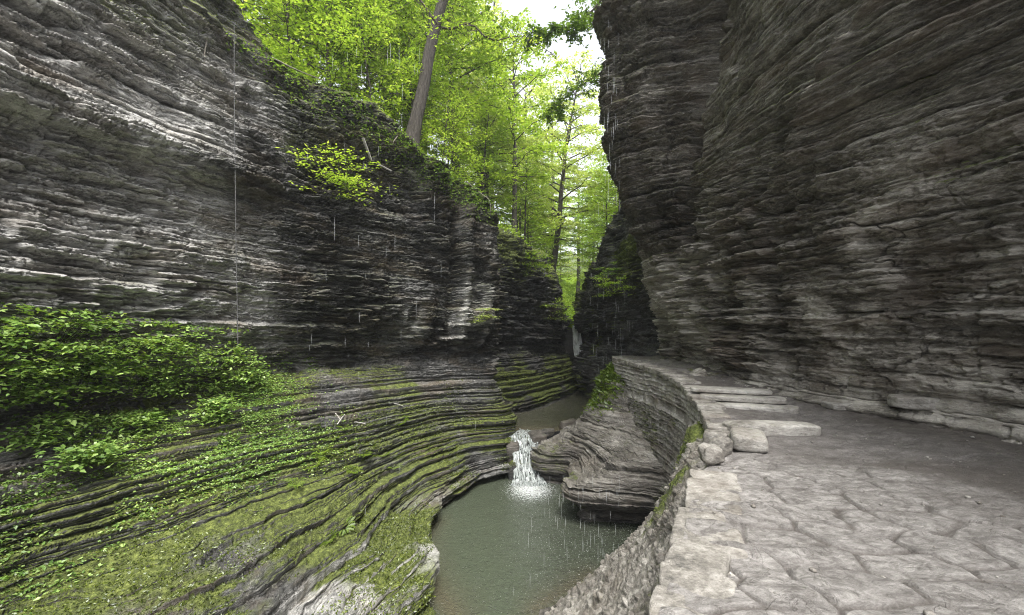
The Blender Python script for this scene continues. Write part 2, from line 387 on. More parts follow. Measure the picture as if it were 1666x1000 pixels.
def l_extra(P, U, V):
    # a deep cleft and pilasters near the nose of the cliff, an overhung dark hollow on the left
    z = P[..., 2]; x = P[..., 0]
    r = .28 * sstep(4.2, 3.7, z) * sstep(2.2, 3.0, z) * sstep(-6.9, -8.0, x)           # hollow under the slab
    r2 = .35 * sstep(4.0, 4.3, z) * sstep(5.4, 4.6, z) * sstep(-6.6, -7.6, x)
    a = .5 * np.exp(-((U - 6.35) / .09) ** 2) * sstep(-.8, .2, z) * sstep(6.5, 5.5, z) - .6 * np.exp(-((U - 6.15) / .08) ** 2) * sstep(-.6, .4, z)
    a = a + .5 * np.exp(-((U - 5.75) / .12) ** 2) * sstep(-.8, .0, z) * sstep(2.4, 1.8, z)
    a = a + .55 * np.exp(-((U - 6.75) / .12) ** 2) * sstep(-.8, .0, z) * sstep(2.6, 1.8, z)
    b = -.5 * sstep(5.05, 5.2, U) * sstep(5.75, 5.6, U) * sstep(4.2, 4.9, z) * sstep(7.5, 6.8, z)
    return -r + r2 + a + b
def l_mask(P, N, d):
    x, y, z = P[..., 0], P[..., 1], P[..., 2]
    px = CX + F_PX * x / np.maximum(y, 1.0)
    nz = fbm(P, .45, 4, off=3.3)
    low = sstep(-1.8, -3.0, z + 1.1 * sstep(-6.5, -8.0, x)) * (1 - .85 * sstep(-4.6 + .35 * sstep(11, 9, y), -5.0 + .35 * sstep(11, 9, y), z + .5 * (nz - .5)))
    moss = low * (.20 + .9 * (nz - .47) + .25 * (fbm(P, 1.7, 3, off=5.5) - .5))
    moss = np.maximum(moss, .25 * sstep(-.95, -1.3, z) * sstep(.4, .6, nz))
    moss = np.maximum(moss, .42 * sstep(6.5, 8.5, z + (nz - .5) * 5) )
    moss = np.maximum(moss, .5 * sstep(-2.2, -3.6, x + (nz - .5) * 3) * sstep(-7.5, -5.6, x) * sstep(5.0, 7.0, z) * .9)
    moss = np.maximum(moss, .05 * sstep(.45, .6, nz))
    edge = sstep(-5.45, -5.2, z); moss = moss * edge
    wet = sstep(-7.8, -6.0, x + (nz - .5) * 3) * sstep(-1.2, -.4, z) * .62
    wet = np.maximum(wet, .9 * (1 - sstep(-5.5, -5.0, z)))
    wet = np.maximum(wet, .5 * sstep(-.8, -1.3, z) * sstep(-4.9, -4.4, z))
    rimz = np.interp(x, [-9.5, -8.7, -7.6, -5.2, -2.7, -1.0], [12, 10.3, 8.8, 8.1, 6.9, 5.8]); wet = np.maximum(wet, .9 * sstep(1.6, .3, rimz - z + (nz - .5) * 1.5)); moss = np.maximum(moss, .5 * sstep(1.3, .2, rimz - z) * sstep(.4, .6, nz))
    pale = sstep(-6.8, -8.2, x + (nz - .5) * 2) * sstep(-1, 1, z)
    pale = np.maximum(pale, .9 * (sstep(.60, .67, fbm(P, .8, 3, sx=(1, 1, .5), off=8))) * sstep(-4.5, -3.0, x) * sstep(-.8, .2, z))
    for (x0, z0, sx_, sz_) in [(-4.0, 5.9, .22, 1.0), (-3.9, .7, .35, .8), (-1.95, 1.2, .28, 1.5), (-2.6, .6, .2, .5)]:
        gsp = np.exp(-((x - x0 - .15 * (z - z0)) / sx_) ** 2 - ((z - z0) / sz_) ** 2) * sstep(.35, .5, fbm(P, 1.8, 3, off=31)); pale = np.maximum(pale, 1.5 * gsp); wet = wet * (1 - gsp)
    pale = np.maximum(pale, .75 * sstep(-4.4, -4.9, z) * sstep(12.5, 10.5, y)); wet = wet * (1 - .7 * sstep(-4.4, -4.9, z) * sstep(-5.5, -5.3, z) * sstep(12.5, 10.5, y))
    return np.stack([moss, wet, pale], -1)
P, A, N = rock_surface(LC, 1750, 1450, 1, l_amp, 11, l_terr, .75, l_mask, dip=(0.0, 0.0), extra=l_extra, th=(.65, .155, .055), rag=lambda P: .55 + .45 * sstep(-8.2, -6.4, P[..., 0] + 1.5 * (fbm(P, .5, 2, off=3) - .5)) * sstep(-1.2, -.6, P[..., 2]) + .15 * sstep(2, 0, P[..., 2]) - .5 * sstep(-.9, -1.5, P[..., 2]))
LEFT_P, LEFT_A = P, A
N2 = normals(P, 1); LEFT_N = N2
if N2[P.shape[0] // 2, P.shape[1] // 2, 0] < 0: print('left normals flipped?')
structure('left_cliff', raw_mesh('left_cliff', P, grid_faces(*P.shape[:2]), True, A), M['left'],
          'layered grey shale cliff with mossy terraced shelf down to the green pool, left side', 'cliff')

# ---- second cliff on the left, upstream of the nose
def fw(W, L, R, o=(.75, -.65)):
    W, L, R = map(np.array, (W, L, R)); out = np.array([o[0], o[1], 0])
    return [W + np.array([0, 0, -1.5]), W, W * .5 + L * .5 + out * .4, L, L + np.array([0, 0, .5]) - out * .5, L * .6 + R * .4 + out * .3, L * .25 + R * .75 + out * .35, R, R - out * 1.0 + np.array([0, 0, .5]), R - out * 4 + np.array([0, 0, 1.8])]
BC = [fw((-2.5, 21, -4.1), (-3.2, 23.2, -1.1), (-3.2, 23.5, 6.2), (.5, -.8)),
      fw((-.7, 21.8, -4.1), (-1.4, 24, -1.1), (-1.5, 24.2, 6.2), (.5, -.8)),
      fw((.7, 23.2, -4.1), (-.3, 25.4, -1.1), (-.4, 25.2, 5.9)),
      fw((2.4, 26, -4.1), (1.3, 28, -1.2), (1.5, 28.3, 5.7)),
      fw((4.3, 30, -4.1), (3.2, 32.2, -1.4), (2.8, 31, 4.9)),
      fw((5.3, 34, -4.1), (4.1, 35.5, -1.0), (4.0, 34.5, 2.6), (.9, -.4)),
      fw((5.4, 38, -4.1), (4.5, 39, -.6), (4.6, 38.5, 1.6), (.95, -.3)),
      fw((5.9, 46, -4.1), (5.2, 46, -.4), (5.2, 46, 1.8), (.98, -.2))]
def b_mask(P, N, d):
    z = P[..., 2]; nz = fbm(P, .4, 4, off=1.1)
    moss = .42 * sstep(-1, -2, z) * sstep(.35, .6, nz) + .5 * sstep(3.0, 5.5, z + (nz - .5) * 4) + .2 * sstep(.45, .6, nz)
    return np.stack([moss * sstep(-4.0, -3.8, z), .55 + 0 * z, .3 * sstep(.6, .7, nz)], -1)
P, A, N = rock_surface(BC, 520, 520, 1, 1.5, 21, lambda P: .8 * sstep(-.7, -1.5, P[..., 2]), .75, b_mask)
structure('upstream_left_cliff', raw_mesh('upstream_left_cliff', P, grid_faces(*P.shape[:2]), True, A), M['far'],
          'dark rock buttress upstream of the left cliff, rounded wall above the upper pool', 'cliff')

# ---- far right cliff
CC = [fw((6.9, 46, -4.1), (7.2, 46, -.4), (7.6, 46, 2.4), (-1, 0)),
      fw((6.0, 38, -4.1), (6.1, 38, -.6), (6.1, 38, 3.2), (-1, 0)),
      fw((5.5, 33, -4.1), (5.7, 33, -.8), (5.75, 33, 4.6), (-1, 0)),
      fw((5.2, 28, -4.1), (5.7, 28, -.8), (5.7, 28.3, 5.6), (-1, -.1)),
      fw((5.2, 24, -4.1), (6.1, 24, -.8), (6.1, 24.5, 7.2), (-1, -.2)),
      fw((5.6, 21, -4.1), (6.8, 21, -.8), (6.9, 21, 9.5), (-1, -.3)),
      fw((6.5, 18.5, -4.1), (7.6, 18.5, -.8), (7.9, 18.5, 11), (-1, -.4))]
def c_mask(P, N, d):
    z = P[..., 2]; nz = fbm(P, .4, 4, off=4.1)
    return np.stack([.5 * sstep(.5, .62, nz) + .3 * sstep(3, 5, z), .5 * sstep(.7, .3, nz), .9 * sstep(.50, .62, fbm(P, .7, 3, off=2.))], -1)
P, A, N = rock_surface(CC, 460, 460, 1, 1.3, 31, None, .7, c_mask)
structure('upstream_right_cliff', raw_mesh('upstream_right_cliff', P, grid_faces(*P.shape[:2]), True, A), M['far'],
          'dark dripping cliff beyond the end of the footpath, right of the far waterfall', 'cliff')

# ---- right main cliff, leaning over the path
def rw(*pts): return [np.array(p) for p in pts]
def rtop(x, y, z): return [(x, y, z), (x + 1.2, y - .2, z + 3.5)]
DC = [
 rw((8.5, 22, -1.8), (8.2, 22, -.8), (8.0, 22, .6), (7.6, 21.5, 2.3), (6.9, 20.5, 4.2), (6.4, 20, 6), (6.0, 19.5, 8), (5.8, 19, 11), (5.8, 19, 15), (8, 20, 19)),
 rw((7.3, 20, -1.8), (6.9, 20, -.8), (6.7, 19.6, .6), (6.2, 18.6, 2.2), (5.3, 17.4, 4.2), (4.8, 17, 6), (4.4, 16.5, 8), (4.1, 16, 11), (4.1, 16, 15), (6.5, 17, 19)),
 rw((6.3, 17.4, -1.8), (6.0, 17.2, -.8), (5.9, 17, .6), (5.15, 15.9, 2.2), (4.05, 14.9, 4.2), (3.4, 14.4, 6), (3.0, 14, 7.8), (2.7, 13.6, 10.8), (2.7, 13.5, 15), (5, 15, 19)),
 rw((6.1, 15.2, -1.9), (5.9, 15, -.95), (5.8, 14.8, .6), (5.1, 14.2, 2.3), (4.4, 13.5, 4.4), (4.0, 13, 6), (3.8, 12.6, 7.8), (3.6, 12.2, 10.5), (3.6, 12, 14.5), (6, 12, 18)),
 rw((6.0, 13.2, -2.0), (5.75, 13, -1.1), (5.6, 12.9, .6), (5.4, 12.8, 2.2), (5.3, 12.5, 4.2), (5.3, 12.2, 6), (5.3, 11.9, 7.6), (5.2, 11.5, 10), (5.2, 11.2, 14), (7.5, 11, 17)),
 rw((6.4, 10.6, -2.2), (5.95, 10.6, -1.35), (5.8, 10.4, .6), (5.6, 10.1, 2.2), (5.4, 9.7, 4), (5.2, 9.4, 5.8), (5.0, 9.1, 7.4), (4.9, 8.8, 10), (5.0, 8.4, 14), (7.5, 8, 17)),
 rw((7.2, 8.4, -2.2), (6.6, 8.3, -1.5), (6.4, 8.1, .6), (6.1, 7.8, 2.2), (5.8, 7.4, 4), (5.5, 7.0, 5.6), (5.3, 6.6, 7.2), (5.2, 6.2, 9.6), (5.4, 6, 13.5), (8, 6, 16.5)),
 rw((8.2, 6.0, -2.2), (7.4, 6.0, -1.55), (7.1, 5.9, .6), (6.8, 5.6, 2.2), (6.4, 5.2, 4), (6.1, 4.9, 5.4), (5.9, 4.6, 7), (5.8, 4.3, 9.4), (6, 4, 13), (8.6, 4, 16)),
 rw((8.6, 2.5, -2.2), (7.7, 2.5, -1.55), (7.4, 2.3, .6), (7.1, 2.1, 2.2), (6.8, 1.9, 4), (6.6, 1.7, 5.4), (6.5, 1.6, 7), (6.4, 1.5, 9.4), (6.6, 1.4, 13), (9, 1, 16)),
 rw((8.6, -3, -2.2), (7.7, -3, -1.55), (7.4, -3, .6), (7.1, -3, 2.2), (6.9, -3, 4), (6.8, -3, 5.4), (6.7, -3, 7), (6.7, -3, 9.4), (7, -3, 13), (9.4, -3, 16)),
 rw((8.6, -9, -2.2), (7.7, -9, -1.55), (7.4, -9, .6), (7.1, -9, 2.2), (6.9, -9, 4), (6.8, -9, 5.4), (6.7, -9, 7), (6.7, -9, 9.4), (7, -9, 13), (9.4, -9, 16)),
]
def d_extra(P, U, V):
    z = P[..., 2]
    # diagonal arris : recessed on its upstream side, swelling on the near side
    line = 5.5 + (z - 3.8) * .58 + .06 * np.sin(z * 2.3)
    t = U - line
    e = (np.where(t > 0, .40 * np.exp(-t / .9), .40 - .75 * sstep(0, -.12, t) * np.exp((t + .12) / .7) - .40 * sstep(0, -.12, t) * (1 - np.exp((t + .12) / .7)))) * sstep(2.4, 3.6, z)
    # vertical crease at the buttress
    c = -.55 * np.exp(-((U - 3.72 - .04 * z) / .10) ** 2) * sstep(1.5, 3.5, z)
    c2 = -.25 * np.exp(-((U - 5.25 - .02 * z) / .09) ** 2) * sstep(-.5, .5, z) * sstep(3, 2, z)
    return e + c + c2
def d_amp(P):
    px = P[..., 1]
    return .9 + .35 * sstep(9, 12, px)
def d_mask(P, N, d):
    x, y, z = P[..., 0], P[..., 1], P[..., 2]; nz = fbm(P, .4, 4, off=6.1); n2_ = fbm(P, .9, 4, off=2.7)
    moss = .30 * sstep(.42, .62, nz) * sstep(.5, 3, z)
    moss = moss + .3 * sstep(-.2, -1.2, z) * sstep(10, 14, y)
    wet = .20 + .55 * sstep(12.0, 13.5, y) * sstep(1.5, 3.5, z) - .3 * sstep(.45, .6, n2_)
    pale = .75 * sstep(.50, .60, n2_) * sstep(3.5, 1.5, z) + 1.5 * sstep(12, 13.5, y) * sstep(3.2, 2.2, z + (nz - .5) * 2) * sstep(-.6, .4, z)
    pale = pale + .35 * sstep(-.6, -1.3, z)
    return np.stack([moss, np.clip(wet, 0, 1), pale], -1)
for c_ in DC:
    f0 = c_[1]; k_ = 1.25 * float(sstep(15, 10, f0[1])) + .25
    c_[0:2] = [f0 + np.array([-k_ * 1.15, -.3 * k_, -.75]), f0 + np.array([-k_ * .95, -.25 * k_, -.12]), f0 + np.array([-k_ * .45, -.1 * k_, .12]), f0 + np.array([-.02, 0, .38])]
P, A, N = rock_surface(DC, 1150, 1100, 1, d_amp, 41, lambda P: .9 * sstep(-.75, -1.05, P[..., 2]), .6, d_mask, dip=(.02, -.03), extra=d_extra, coarse=.42, rag=lambda P: .12 + .62 * np.maximum(sstep(4.5, 2.5, P[..., 2] - .25 * (P[..., 1] - 8)), .8 * sstep(11.8, 12.8, P[..., 1])))
structure('right_cliff', raw_mesh('right_cliff', P, grid_faces(*P.shape[:2]), True, A), M['right'],
          'huge dark brown overhanging cliff leaning over the stone footpath, right side', 'cliff')

# ---- bedrock under the path: rows W(-), W, undercut lip, middle, top
GC = [
 [(4.6, 24, -5), (4.3, 24, -4.1), (4.6, 23.5, -3.2), (5.0, 23, -2.2), (5.6, 22.5, -1.2), (6.6, 22.5, -1.1)],
 [(2.9, 20.3, -5), (2.9, 20, -4.1), (3.3, 19.5, -3.4), (3.9, 19.2, -2.3), (4.5, 19.6, -1.15), (5.6, 20, -1.1)],
 [(1.7, 18.6, -6.3), (1.65, 18.4, -4.6), (1.8, 18.0, -3.95), (3.0, 17.9, -3.1), (4.25, 18.2, -1.15), (5.6, 19, -1.1)],
 [(1.1, 17.4, -6.3), (1.05, 17.3, -5.4), (1.0, 17.2, -4.4), (2.3, 17.1, -3.6), (4.3, 17.2, -1.35), (5.6, 17.2, -1.2)],
 [(1.2, 16.6, -6.3), (1.15, 16.6, -5.4), (1.0, 16.4, -4.6), (2.4, 16.4, -3.8), (4.4, 16.2, -1.8), (5.6, 16.2, -1.5)],
 [(2.3, 16.2, -6.3), (2.2, 16.1, -5.4), (2.15, 15.9, -4.55), (3.0, 15.6, -3.6), (4.5, 15.2, -2.7), (5.6, 15.2, -2.6)],
 [(2.7, 14.4, -6.3), (2.5, 14.3, -5.4), (2.1, 14.1, -4.4), (3.1, 14.2, -3.8), (4.5, 14.0, -3.1), (5.6, 14, -3)],
 [(2.2, 13.1, -6.3), (2.05, 13.1, -5.4), (1.75, 12.9, -4.35), (3.0, 13.1, -3.8), (4.5, 13, -3.3), (5.6, 13, -3.2)],
 [(3.4, 12.7, -6.3), (3.2, 12.7, -5.4), (2.85, 12.2, -4.5), (3.6, 12.5, -3.75), (4.6, 12.3, -3.6), (5.6, 12.3, -3.5)],
 [(4.4, 12.4, -6.3), (4.3, 12.4, -5.4), (3.95, 11.9, -4.6), (4.3, 12.0, -3.9), (4.75, 11.7, -3.6), (5.6, 11.7, -3.5)],
 [(4.3, 11.5, -6.3), (4.2, 11.5, -5.6), (4.05, 11.3, -4.6), (4.2, 10.9, -3.7), (4.5, 10.4, -3.0), (5.3, 10.4, -3)],
 [(2.8, 11.4, -6.3), (3.0, 11.1, -5.6), (3.5, 10.3, -4.2), (3.7, 9.7, -3.0), (3.9, 9.2, -1.9), (5, 9, -2)],
 [(1.7, 10.5, -6.3), (1.9, 10.1, -5.6), (2.35, 8.8, -4.2), (2.85, 8.0, -3.0), (3.2, 7.4, -1.9), (4, 7.2, -2)],
 [(.2, 9.1, -6.3), (.5, 8.7, -5.6), (1.2, 7.0, -4.2), (1.9, 6.1, -3.0), (2.4, 5.6, -1.95), (3.2, 5.4, -2)],
 [(-1.1, 8.4, -6.3), (-.9, 8.0, -5.6), (.1, 5.4, -4.2), (.9, 4.3, -3.0), (1.55, 3.9, -1.95), (2.2, 3.7, -2)],
 [(-3.2, 6.8, -6.3), (-3, 6.5, -5.6), (-1.7, 3.7, -4.3), (-.5, 2.5, -3), (.6, 2.3, -1.95), (1.3, 2.1, -2)],
 [(-5, 1.5, -6.3), (-4.8, 1.3, -5.6), (-3.4, .5, -4.3), (-2, .2, -3), (-.8, 0, -1.95), (0, -.1, -2)],
 [(-5.6, -4, -6.3), (-5.4, -4, -5.6), (-4.4, -4, -4.3), (-3.6, -4, -3), (-3, -4, -1.95), (-2, -4, -2)],
]
def g_mask(P, N, d):
    x, y, z = P[..., 0], P[..., 1], P[..., 2]; nz = fbm(P, .7, 4, off=9.1)
    moss = .95 * np.exp(-((x - 3.9) / .8) ** 2 - ((y - 18.2) / 1.3) ** 2) + .22 * sstep(.5, .62, nz)
    moss = moss + .7 * sstep(.4, .55, nz) * sstep(10.5, 9.5, y) * sstep(6, 7.5, y) * sstep(-3.6, -2.6, z)
    wet = .95 * sstep(-4.9, -5.4, z) + .35 * sstep(-4.0, -4.8, z) * sstep(11, 11.8, y)
    pale = .55 * sstep(.5, .65, fbm(P, .9, 3, off=3.)) + .3 * sstep(11, 9, y)
    return np.stack([moss * sstep(-5.4, -5.0, z), np.clip(wet, 0, 1), pale], -1)
def g_terr(P): return .8 * sstep(10.6, 11.6, P[..., 1])
def g_amp(P): return .14 + .66 * sstep(10.6, 11.8, P[..., 1])
def g_extra(P, U, V):
    y = P[..., 1]; q = sstep(11.2, 10.2, y)
    return q * (.10 * (fbm(P, 1.6, 3, off=4) - .5) + .07 * (fbm(P, 3.5, 4, off=5) - .5) + .03 * (fbm(P, 12, 2, off=5) - .5) + .02 * sstep(.5, .8, n3(P[..., 0] * 20, P[..., 1] * 20, P[..., 2] * 20)) + .05 * sstep(.72, .8, n3(P[..., 0] * 8, P[..., 1] * 8, P[..., 2] * 8)))
P, A, N = rock_surface(GC, 1000, 700, 1, g_amp, 51, g_terr, .6, g_mask, extra=g_extra, coarse=.18, hz=.5, rag=lambda P: .05 + .8 * sstep(10.6, 11.6, P[..., 1]))
GP, GN, GA = P, normals(P, 1), A
structure('bedrock_bank', raw_mesh('bedrock_bank', P, grid_faces(*P.shape[:2]), True, A), M['outcrop'],
          'flaky brown bedrock bank between the green pool and the retaining wall', 'rock bank')

# ---- footpath
EDGE = np.array([(-3.0, -4, -1.6), (-.9, -.5, -1.6), (.25, 1.4, -1.6), (.88, 2.5, -1.6), (1.27, 3.2, -1.6), (1.67, 4.0, -1.6), (2.1, 4.8, -1.6), (2.75, 5.9, -1.62), (3.3, 7.0, -1.58),
                 (3.75, 8.2, -1.5), (4.1, 9.4, -1.38), (4.4, 11.0, -1.15), (4.5, 12.5, -1.02), (4.45, 14.5, -.92), (4.35, 16.2, -.86), (4.3, 18, -.84), (4.8, 20, -.85), (5.6, 22, -.9)])
FOOT = np.array([(9, -4), (9, -.5), (9, 1.4), (8.8, 2.6), (8.7, 3.6), (8.6, 4.8), (8.3, 6.0), (7.8, 7.3), (7.3, 8.4), (7.0, 9.2), (6.8, 10.2), (6.6, 11.6), (6.5, 12.8), (6.6, 14.8), (6.8, 16.4), (7.2, 18.2), (7.8, 20), (8.5, 22)])
def path_z(x, y):
    z = np.interp(y, EDGE[:, 1], EDGE[:, 2]) + .02
    return z
nr, ncol = int(1100 * QUAL), int(760 * QUAL)
C2 = np.stack([EDGE - np.array([.02, 0, 0]), np.concatenate([FOOT, EDGE[:, 2:]], 1)], 1)
P, U, Vv = loft(C2, nr, ncol, True, near=2.0); P = P.astype(np.float32)
x, y = P[..., 0], P[..., 1]
P[..., 2] = path_z(x, y); P[..., 2] = P[..., 2]
v = Vv[None] + 0 * x
wx = x + .35 * (fbm(P, .9, 3, off=1) - .5); wy = y + .35 * (fbm(P, .9, 3, off=2) - .5)
wx = wx + .10 * (fbm(P, 3.5, 2, off=21) - .5); f1, f2, idv = vor(wx / .52 + .35 * wy, wy / .44 + .2 * wx, 3)
joint = sstep(.0, .14, f2 - f1); 
stone = sstep(6.3, 5.2, y + (fbm(P, .8, 3, off=5) - .5) * 3.5) * sstep(5.6, 4.2, x + (fbm(P, .7, 2, off=8) - .5) * 3 + .35 * (y - 3))
lam = fbm(P, 1.3, 5, sx=(1, 2.6, 1), off=4)
h = .10 * (fbm(P, .45, 3, off=6) - .5) + .12 * (lam - .5) + .035 * (fbm(P, 4, 4, off=44) - .5)
h = h + stone * (  .026 * joint - .015 + .022 * (idv - .5) * joint)
b = np.array(bounds(77, .018, -1, 1)); k = np.clip(np.searchsorted(b, h) - 1, 0, len(b) - 2); fr = (h - b[k]) / (b[k + 1] - b[k])
qw = .6 * (1 - stone)
h = h * (1 - qw) + qw * (b[k] + (b[k + 1] - b[k]) * sstep(.7, 1, fr))
# bedrock bench rising towards the cliff foot
bench = sstep(.50, .95, v + .18 * (fbm(P, .7, 3, off=12) - .5)) * (.85 * sstep(2.0, 7.0, y) + .15)
hb = bench * .12; hb = hb + bench * (.38 * (fbm(P, .9, 4, off=3) - .5) + .05 * (fbm(P, 5, 3, off=4) - .5)); hb = terrace(hb + 10, 5, .10, .8) - 10
P[..., 2] += h + hb + .012 * (fbm(P, 9, 3, off=7) - .5)
gap = stone * (1 - sstep(.02, .10, f2 - f1)) * sstep(.28, .5, fbm(P, 1.5, 3, off=31))
mud = sstep(.35, .7, fbm(P, .5, 4, off=15) + .4 * sstep(4.2, 5.6, x) * sstep(6.0, 3.5, y) - .1)
A = np.stack([stone * joint, np.maximum(mud * (1 - .6 * stone), gap * (.55 + .6 * fbm(P, 3, 2, off=3))), np.clip(bench * 1.3, 0, 1)], -1)
PATH_P = P
def path_material():
    m, n, out = mat_new('worn_flagstone'); T = NT(n)
    at_ = T.node('ShaderNodeVertexColor', layer_name='mask'); sp = T.node('ShaderNodeSeparateColor'); T.L(at_.outputs[0], sp.inputs[0])
    st, mud, bench = sp.outputs
    a = T.noise((1, 1.2, 1), 2.6, 9, .75, .5); g = T.noise((1, 1, 1), 55, 5, .8); l = T.noise((1, 1.5, 6), 7, 8, .75, .8)
    f = T.math('ADD', T.math('MULTIPLY', a, .42), T.math('ADD', T.math('MULTIPLY', g, .33), T.math('MULTIPLY', l, .25)))
    c = T.ramp(f, [(.36, (.045, .040, .036)), (.48, (.135, .124, .115)), (.62, (.29, .272, .258))])
    c = T.mix(T.math('MULTIPLY', mud, .75), c, T.ramp(g, [(.3, (.055, .047, .040)), (.7, (.135, .118, .104))]))
    c = T.mix(T.math('MULTIPLY', st, T.mr(a, .3, .6, .25, .8)), c, T.ramp(l, [(.36, (.13, .12, .11)), (.48, (.27, .257, .242)), (.62, (.46, .44, .418))]))
    c = T.mix(T.math('MULTIPLY', bench, .8), c, T.ramp(l, [(.3, (.03, .025, .02)), (.55, (.085, .072, .06)), (.75, (.20, .18, .155))]))
    cr = T.mr(T.noise((1, 1, 1), 1.3, 6, .6, 1.5), .49, .515); cr2 = T.math('SUBTRACT', 1.0, T.math('ABSOLUTE', T.math('SUBTRACT', T.math('MULTIPLY', cr, 2.0), 1.0)))
    c = T.mix(T.math('MULTIPLY', cr2, .45), c, (.09, .08, .07))
    bs = T.node('ShaderNodeBsdfPrincipled'); T.L(c, bs.inputs['Base Color'])
    T.L(T.math('SUBTRACT', T.mr(a, .3, .7, .75, .42), T.math('MULTIPLY', mud, .08)), bs.inputs['Roughness'])
    bp = T.node('ShaderNodeBump'); bp.inputs['Strength'].default_value = .9; bp.inputs['Distance'].default_value = .03
    T.L(T.math('ADD', T.math('ADD', f, T.math('MULTIPLY', g, .5)), T.math('MULTIPLY', cr2, -.3)), bp.inputs['Height']); T.L(bp.outputs[0], bs.inputs['Normal']); T.L(bs.outputs[0], out.inputs[0])
    return m
M['path'] = path_material()
structure('path', raw_mesh('path', P, grid_faces(*P.shape[:2]), True, A), M['path'], 'worn pale flagstone and mud footpath under the overhanging right cliff', 'footpath')

# ---- retaining wall
def rockform(mb, c, dims, rz=0, seed=0, n=14, sq=.42, rough=.12, tilt=(0, 0)):
    """a worn stone: closed rounded block"""
    th = np.linspace(-np.pi / 2, np.pi / 2, n)[:, None]; ph = np.linspace(0, 2 * np.pi, 2 * n, endpoint=False)[None]
    sp_ = lambda t: np.sign(t) * np.abs(t) ** sq
    X = sp_(np.cos(th)) * sp_(np.cos(ph)); Y = sp_(np.cos(th)) * sp_(np.sin(ph)); Z = sp_(np.sin(th)) + 0 * ph
    V = np.stack([X, Y, Z], -1).astype(np.float32)
    q = V * np.array(dims, np.float32) * .5
    w_ = 1 + rough * 2 * (fbm(q + seed * 3.17, 1.6 / max(dims), 3, off=seed) - .5) * 1.6
    q = q * w_[..., None]
    q[..., 2] += .5 * dims[2] * rough * (fbm(q + seed, 7 / max(dims), 3, off=seed + 4) - .5) * 2
    ax, ay = tilt
    q[..., 2] += q[..., 0] * ax + q[..., 1] * ay
    ca, sa = math.cos(rz), math.sin(rz)
    R_ = np.stack([q[..., 0] * ca - q[..., 1] * sa, q[..., 0] * sa + q[..., 1] * ca, q[..., 2]], -1) + np.array(c, np.float32)
    m2 = 2 * n; i = np.arange(n - 1)[:, None] * m2; j = np.arange(m2)[None]
    mb.add(R_, np.stack([i + j, i + (j + 1) % m2, i + m2 + (j + 1) % m2, i + m2 + j], -1).reshape(-1, 4))
def mask_const(me, c):
    ca = me.color_attributes.new('mask', 'FLOAT_COLOR', 'POINT'); A_ = np.tile(np.array([*c, 1], np.float32), len(me.vertices)); ca.data.foreach_set('color', A_); return me
EE = EDGE[1:17]
tg = np.gradient(EE[:, :2], axis=0); tg /= np.linalg.norm(tg, axis=1, keepdims=True); outn = np.stack([-tg[:, 1], tg[:, 0]], 1)
rows = []
for i, e in enumerate(EE):
    o = np.array([outn[i, 0], outn[i, 1], 0]); dp = 3.9 if e[1] > 9 else (2.6 if e[1] > 6.5 else 1.2)
    rows.append([e + o * (.22 if e[1] > 9 else .1) - np.array([0, 0, dp]), e + o * .12 - np.array([0, 0, dp * .5]), e + o * .05 - np.array([0, 0, .08]), e - o * .02 - np.array([0, 0, .05]), e - o * .42 - np.array([0, 0, .06]), e - o * .5 - np.array([0, 0, .3])])
Pw, U, Vv = loft(rows, int(1300 * QUAL), int(420 * QUAL), True, near=3.0); Pw = Pw.astype(np.float32); Nw = normals(Pw, 1)
s = arc(Pw)[:, None] + 0 * Pw[..., 0]
b_ = bounds(91, .10, -8, 4); zz = Pw[..., 2] - .02 * np.sin(s) + .10 * (fbm(Pw, 1.8, 3, off=2) - .5)
top = sstep(2.6, 3.1, Vv)[None] + 0 * s
kk = np.clip(np.searchsorted(b_, zz) - 1, 0, len(b_) - 2); fr = (zz - b_[kk]) / (b_[kk + 1] - b_[kk])
q = s / .30 * (.6 + .9 * hsh(kk, 4)) + 13.7 * hsh(kk, 5); qi = np.floor(q); qf = q - qi
hs_ = hsh(kk, qi, 6)
rnd = (1 - np.abs(2 * fr - 1) ** 3.0) * (1 - np.abs(2 * qf - 1) ** 6)
dd = (.22 * (hs_ - .4) * rnd + .09 * rnd - .04 + .03 * (fbm(Pw, 6, 3, off=3) - .5)) * (1 - top)
nearmor = sstep(6.2, 5.6, Pw[..., 1]); dd = dd * (1 - .6 * nearmor)
dd += top * .05 * (fbm(Pw, 2.5, 4, off=5) - .5)
Pw = Pw + Nw * dd[..., None]
nzw = fbm(Pw, .9, 4, off=7)
Aw = np.stack([.28 * sstep(.45, .6, nzw) * sstep(-1.9, -2.3, Pw[..., 2]), .6 * (1 - rnd) * (1 - top) + .2 * sstep(-1.8, -2.8, Pw[..., 2]), .5 * (1 - top) + .8 * hs_ * (1 - top) + top * 1.0 + .5 * sstep(-1.9, -1.6, zz)], -1)
wall = empty('retaining_wall', (4.4, 12, -4.5), 'curved dry stone retaining wall carrying the footpath above the pool', 'wall')
o = link_mesh('wall_face', raw_mesh('wall_face', Pw - np.array([4.4, 12, -4.5], np.float32), grid_faces(*Pw.shape[:2]), True, Aw), M['masonry'], wall)
cop = MB(); R_ = random.Random(5)
al = np.concatenate([[0], np.cumsum(np.linalg.norm(np.diff(EDGE[:, :2], axis=0), axis=1))]); L_ = al[1] + 0.3; n_ = 0
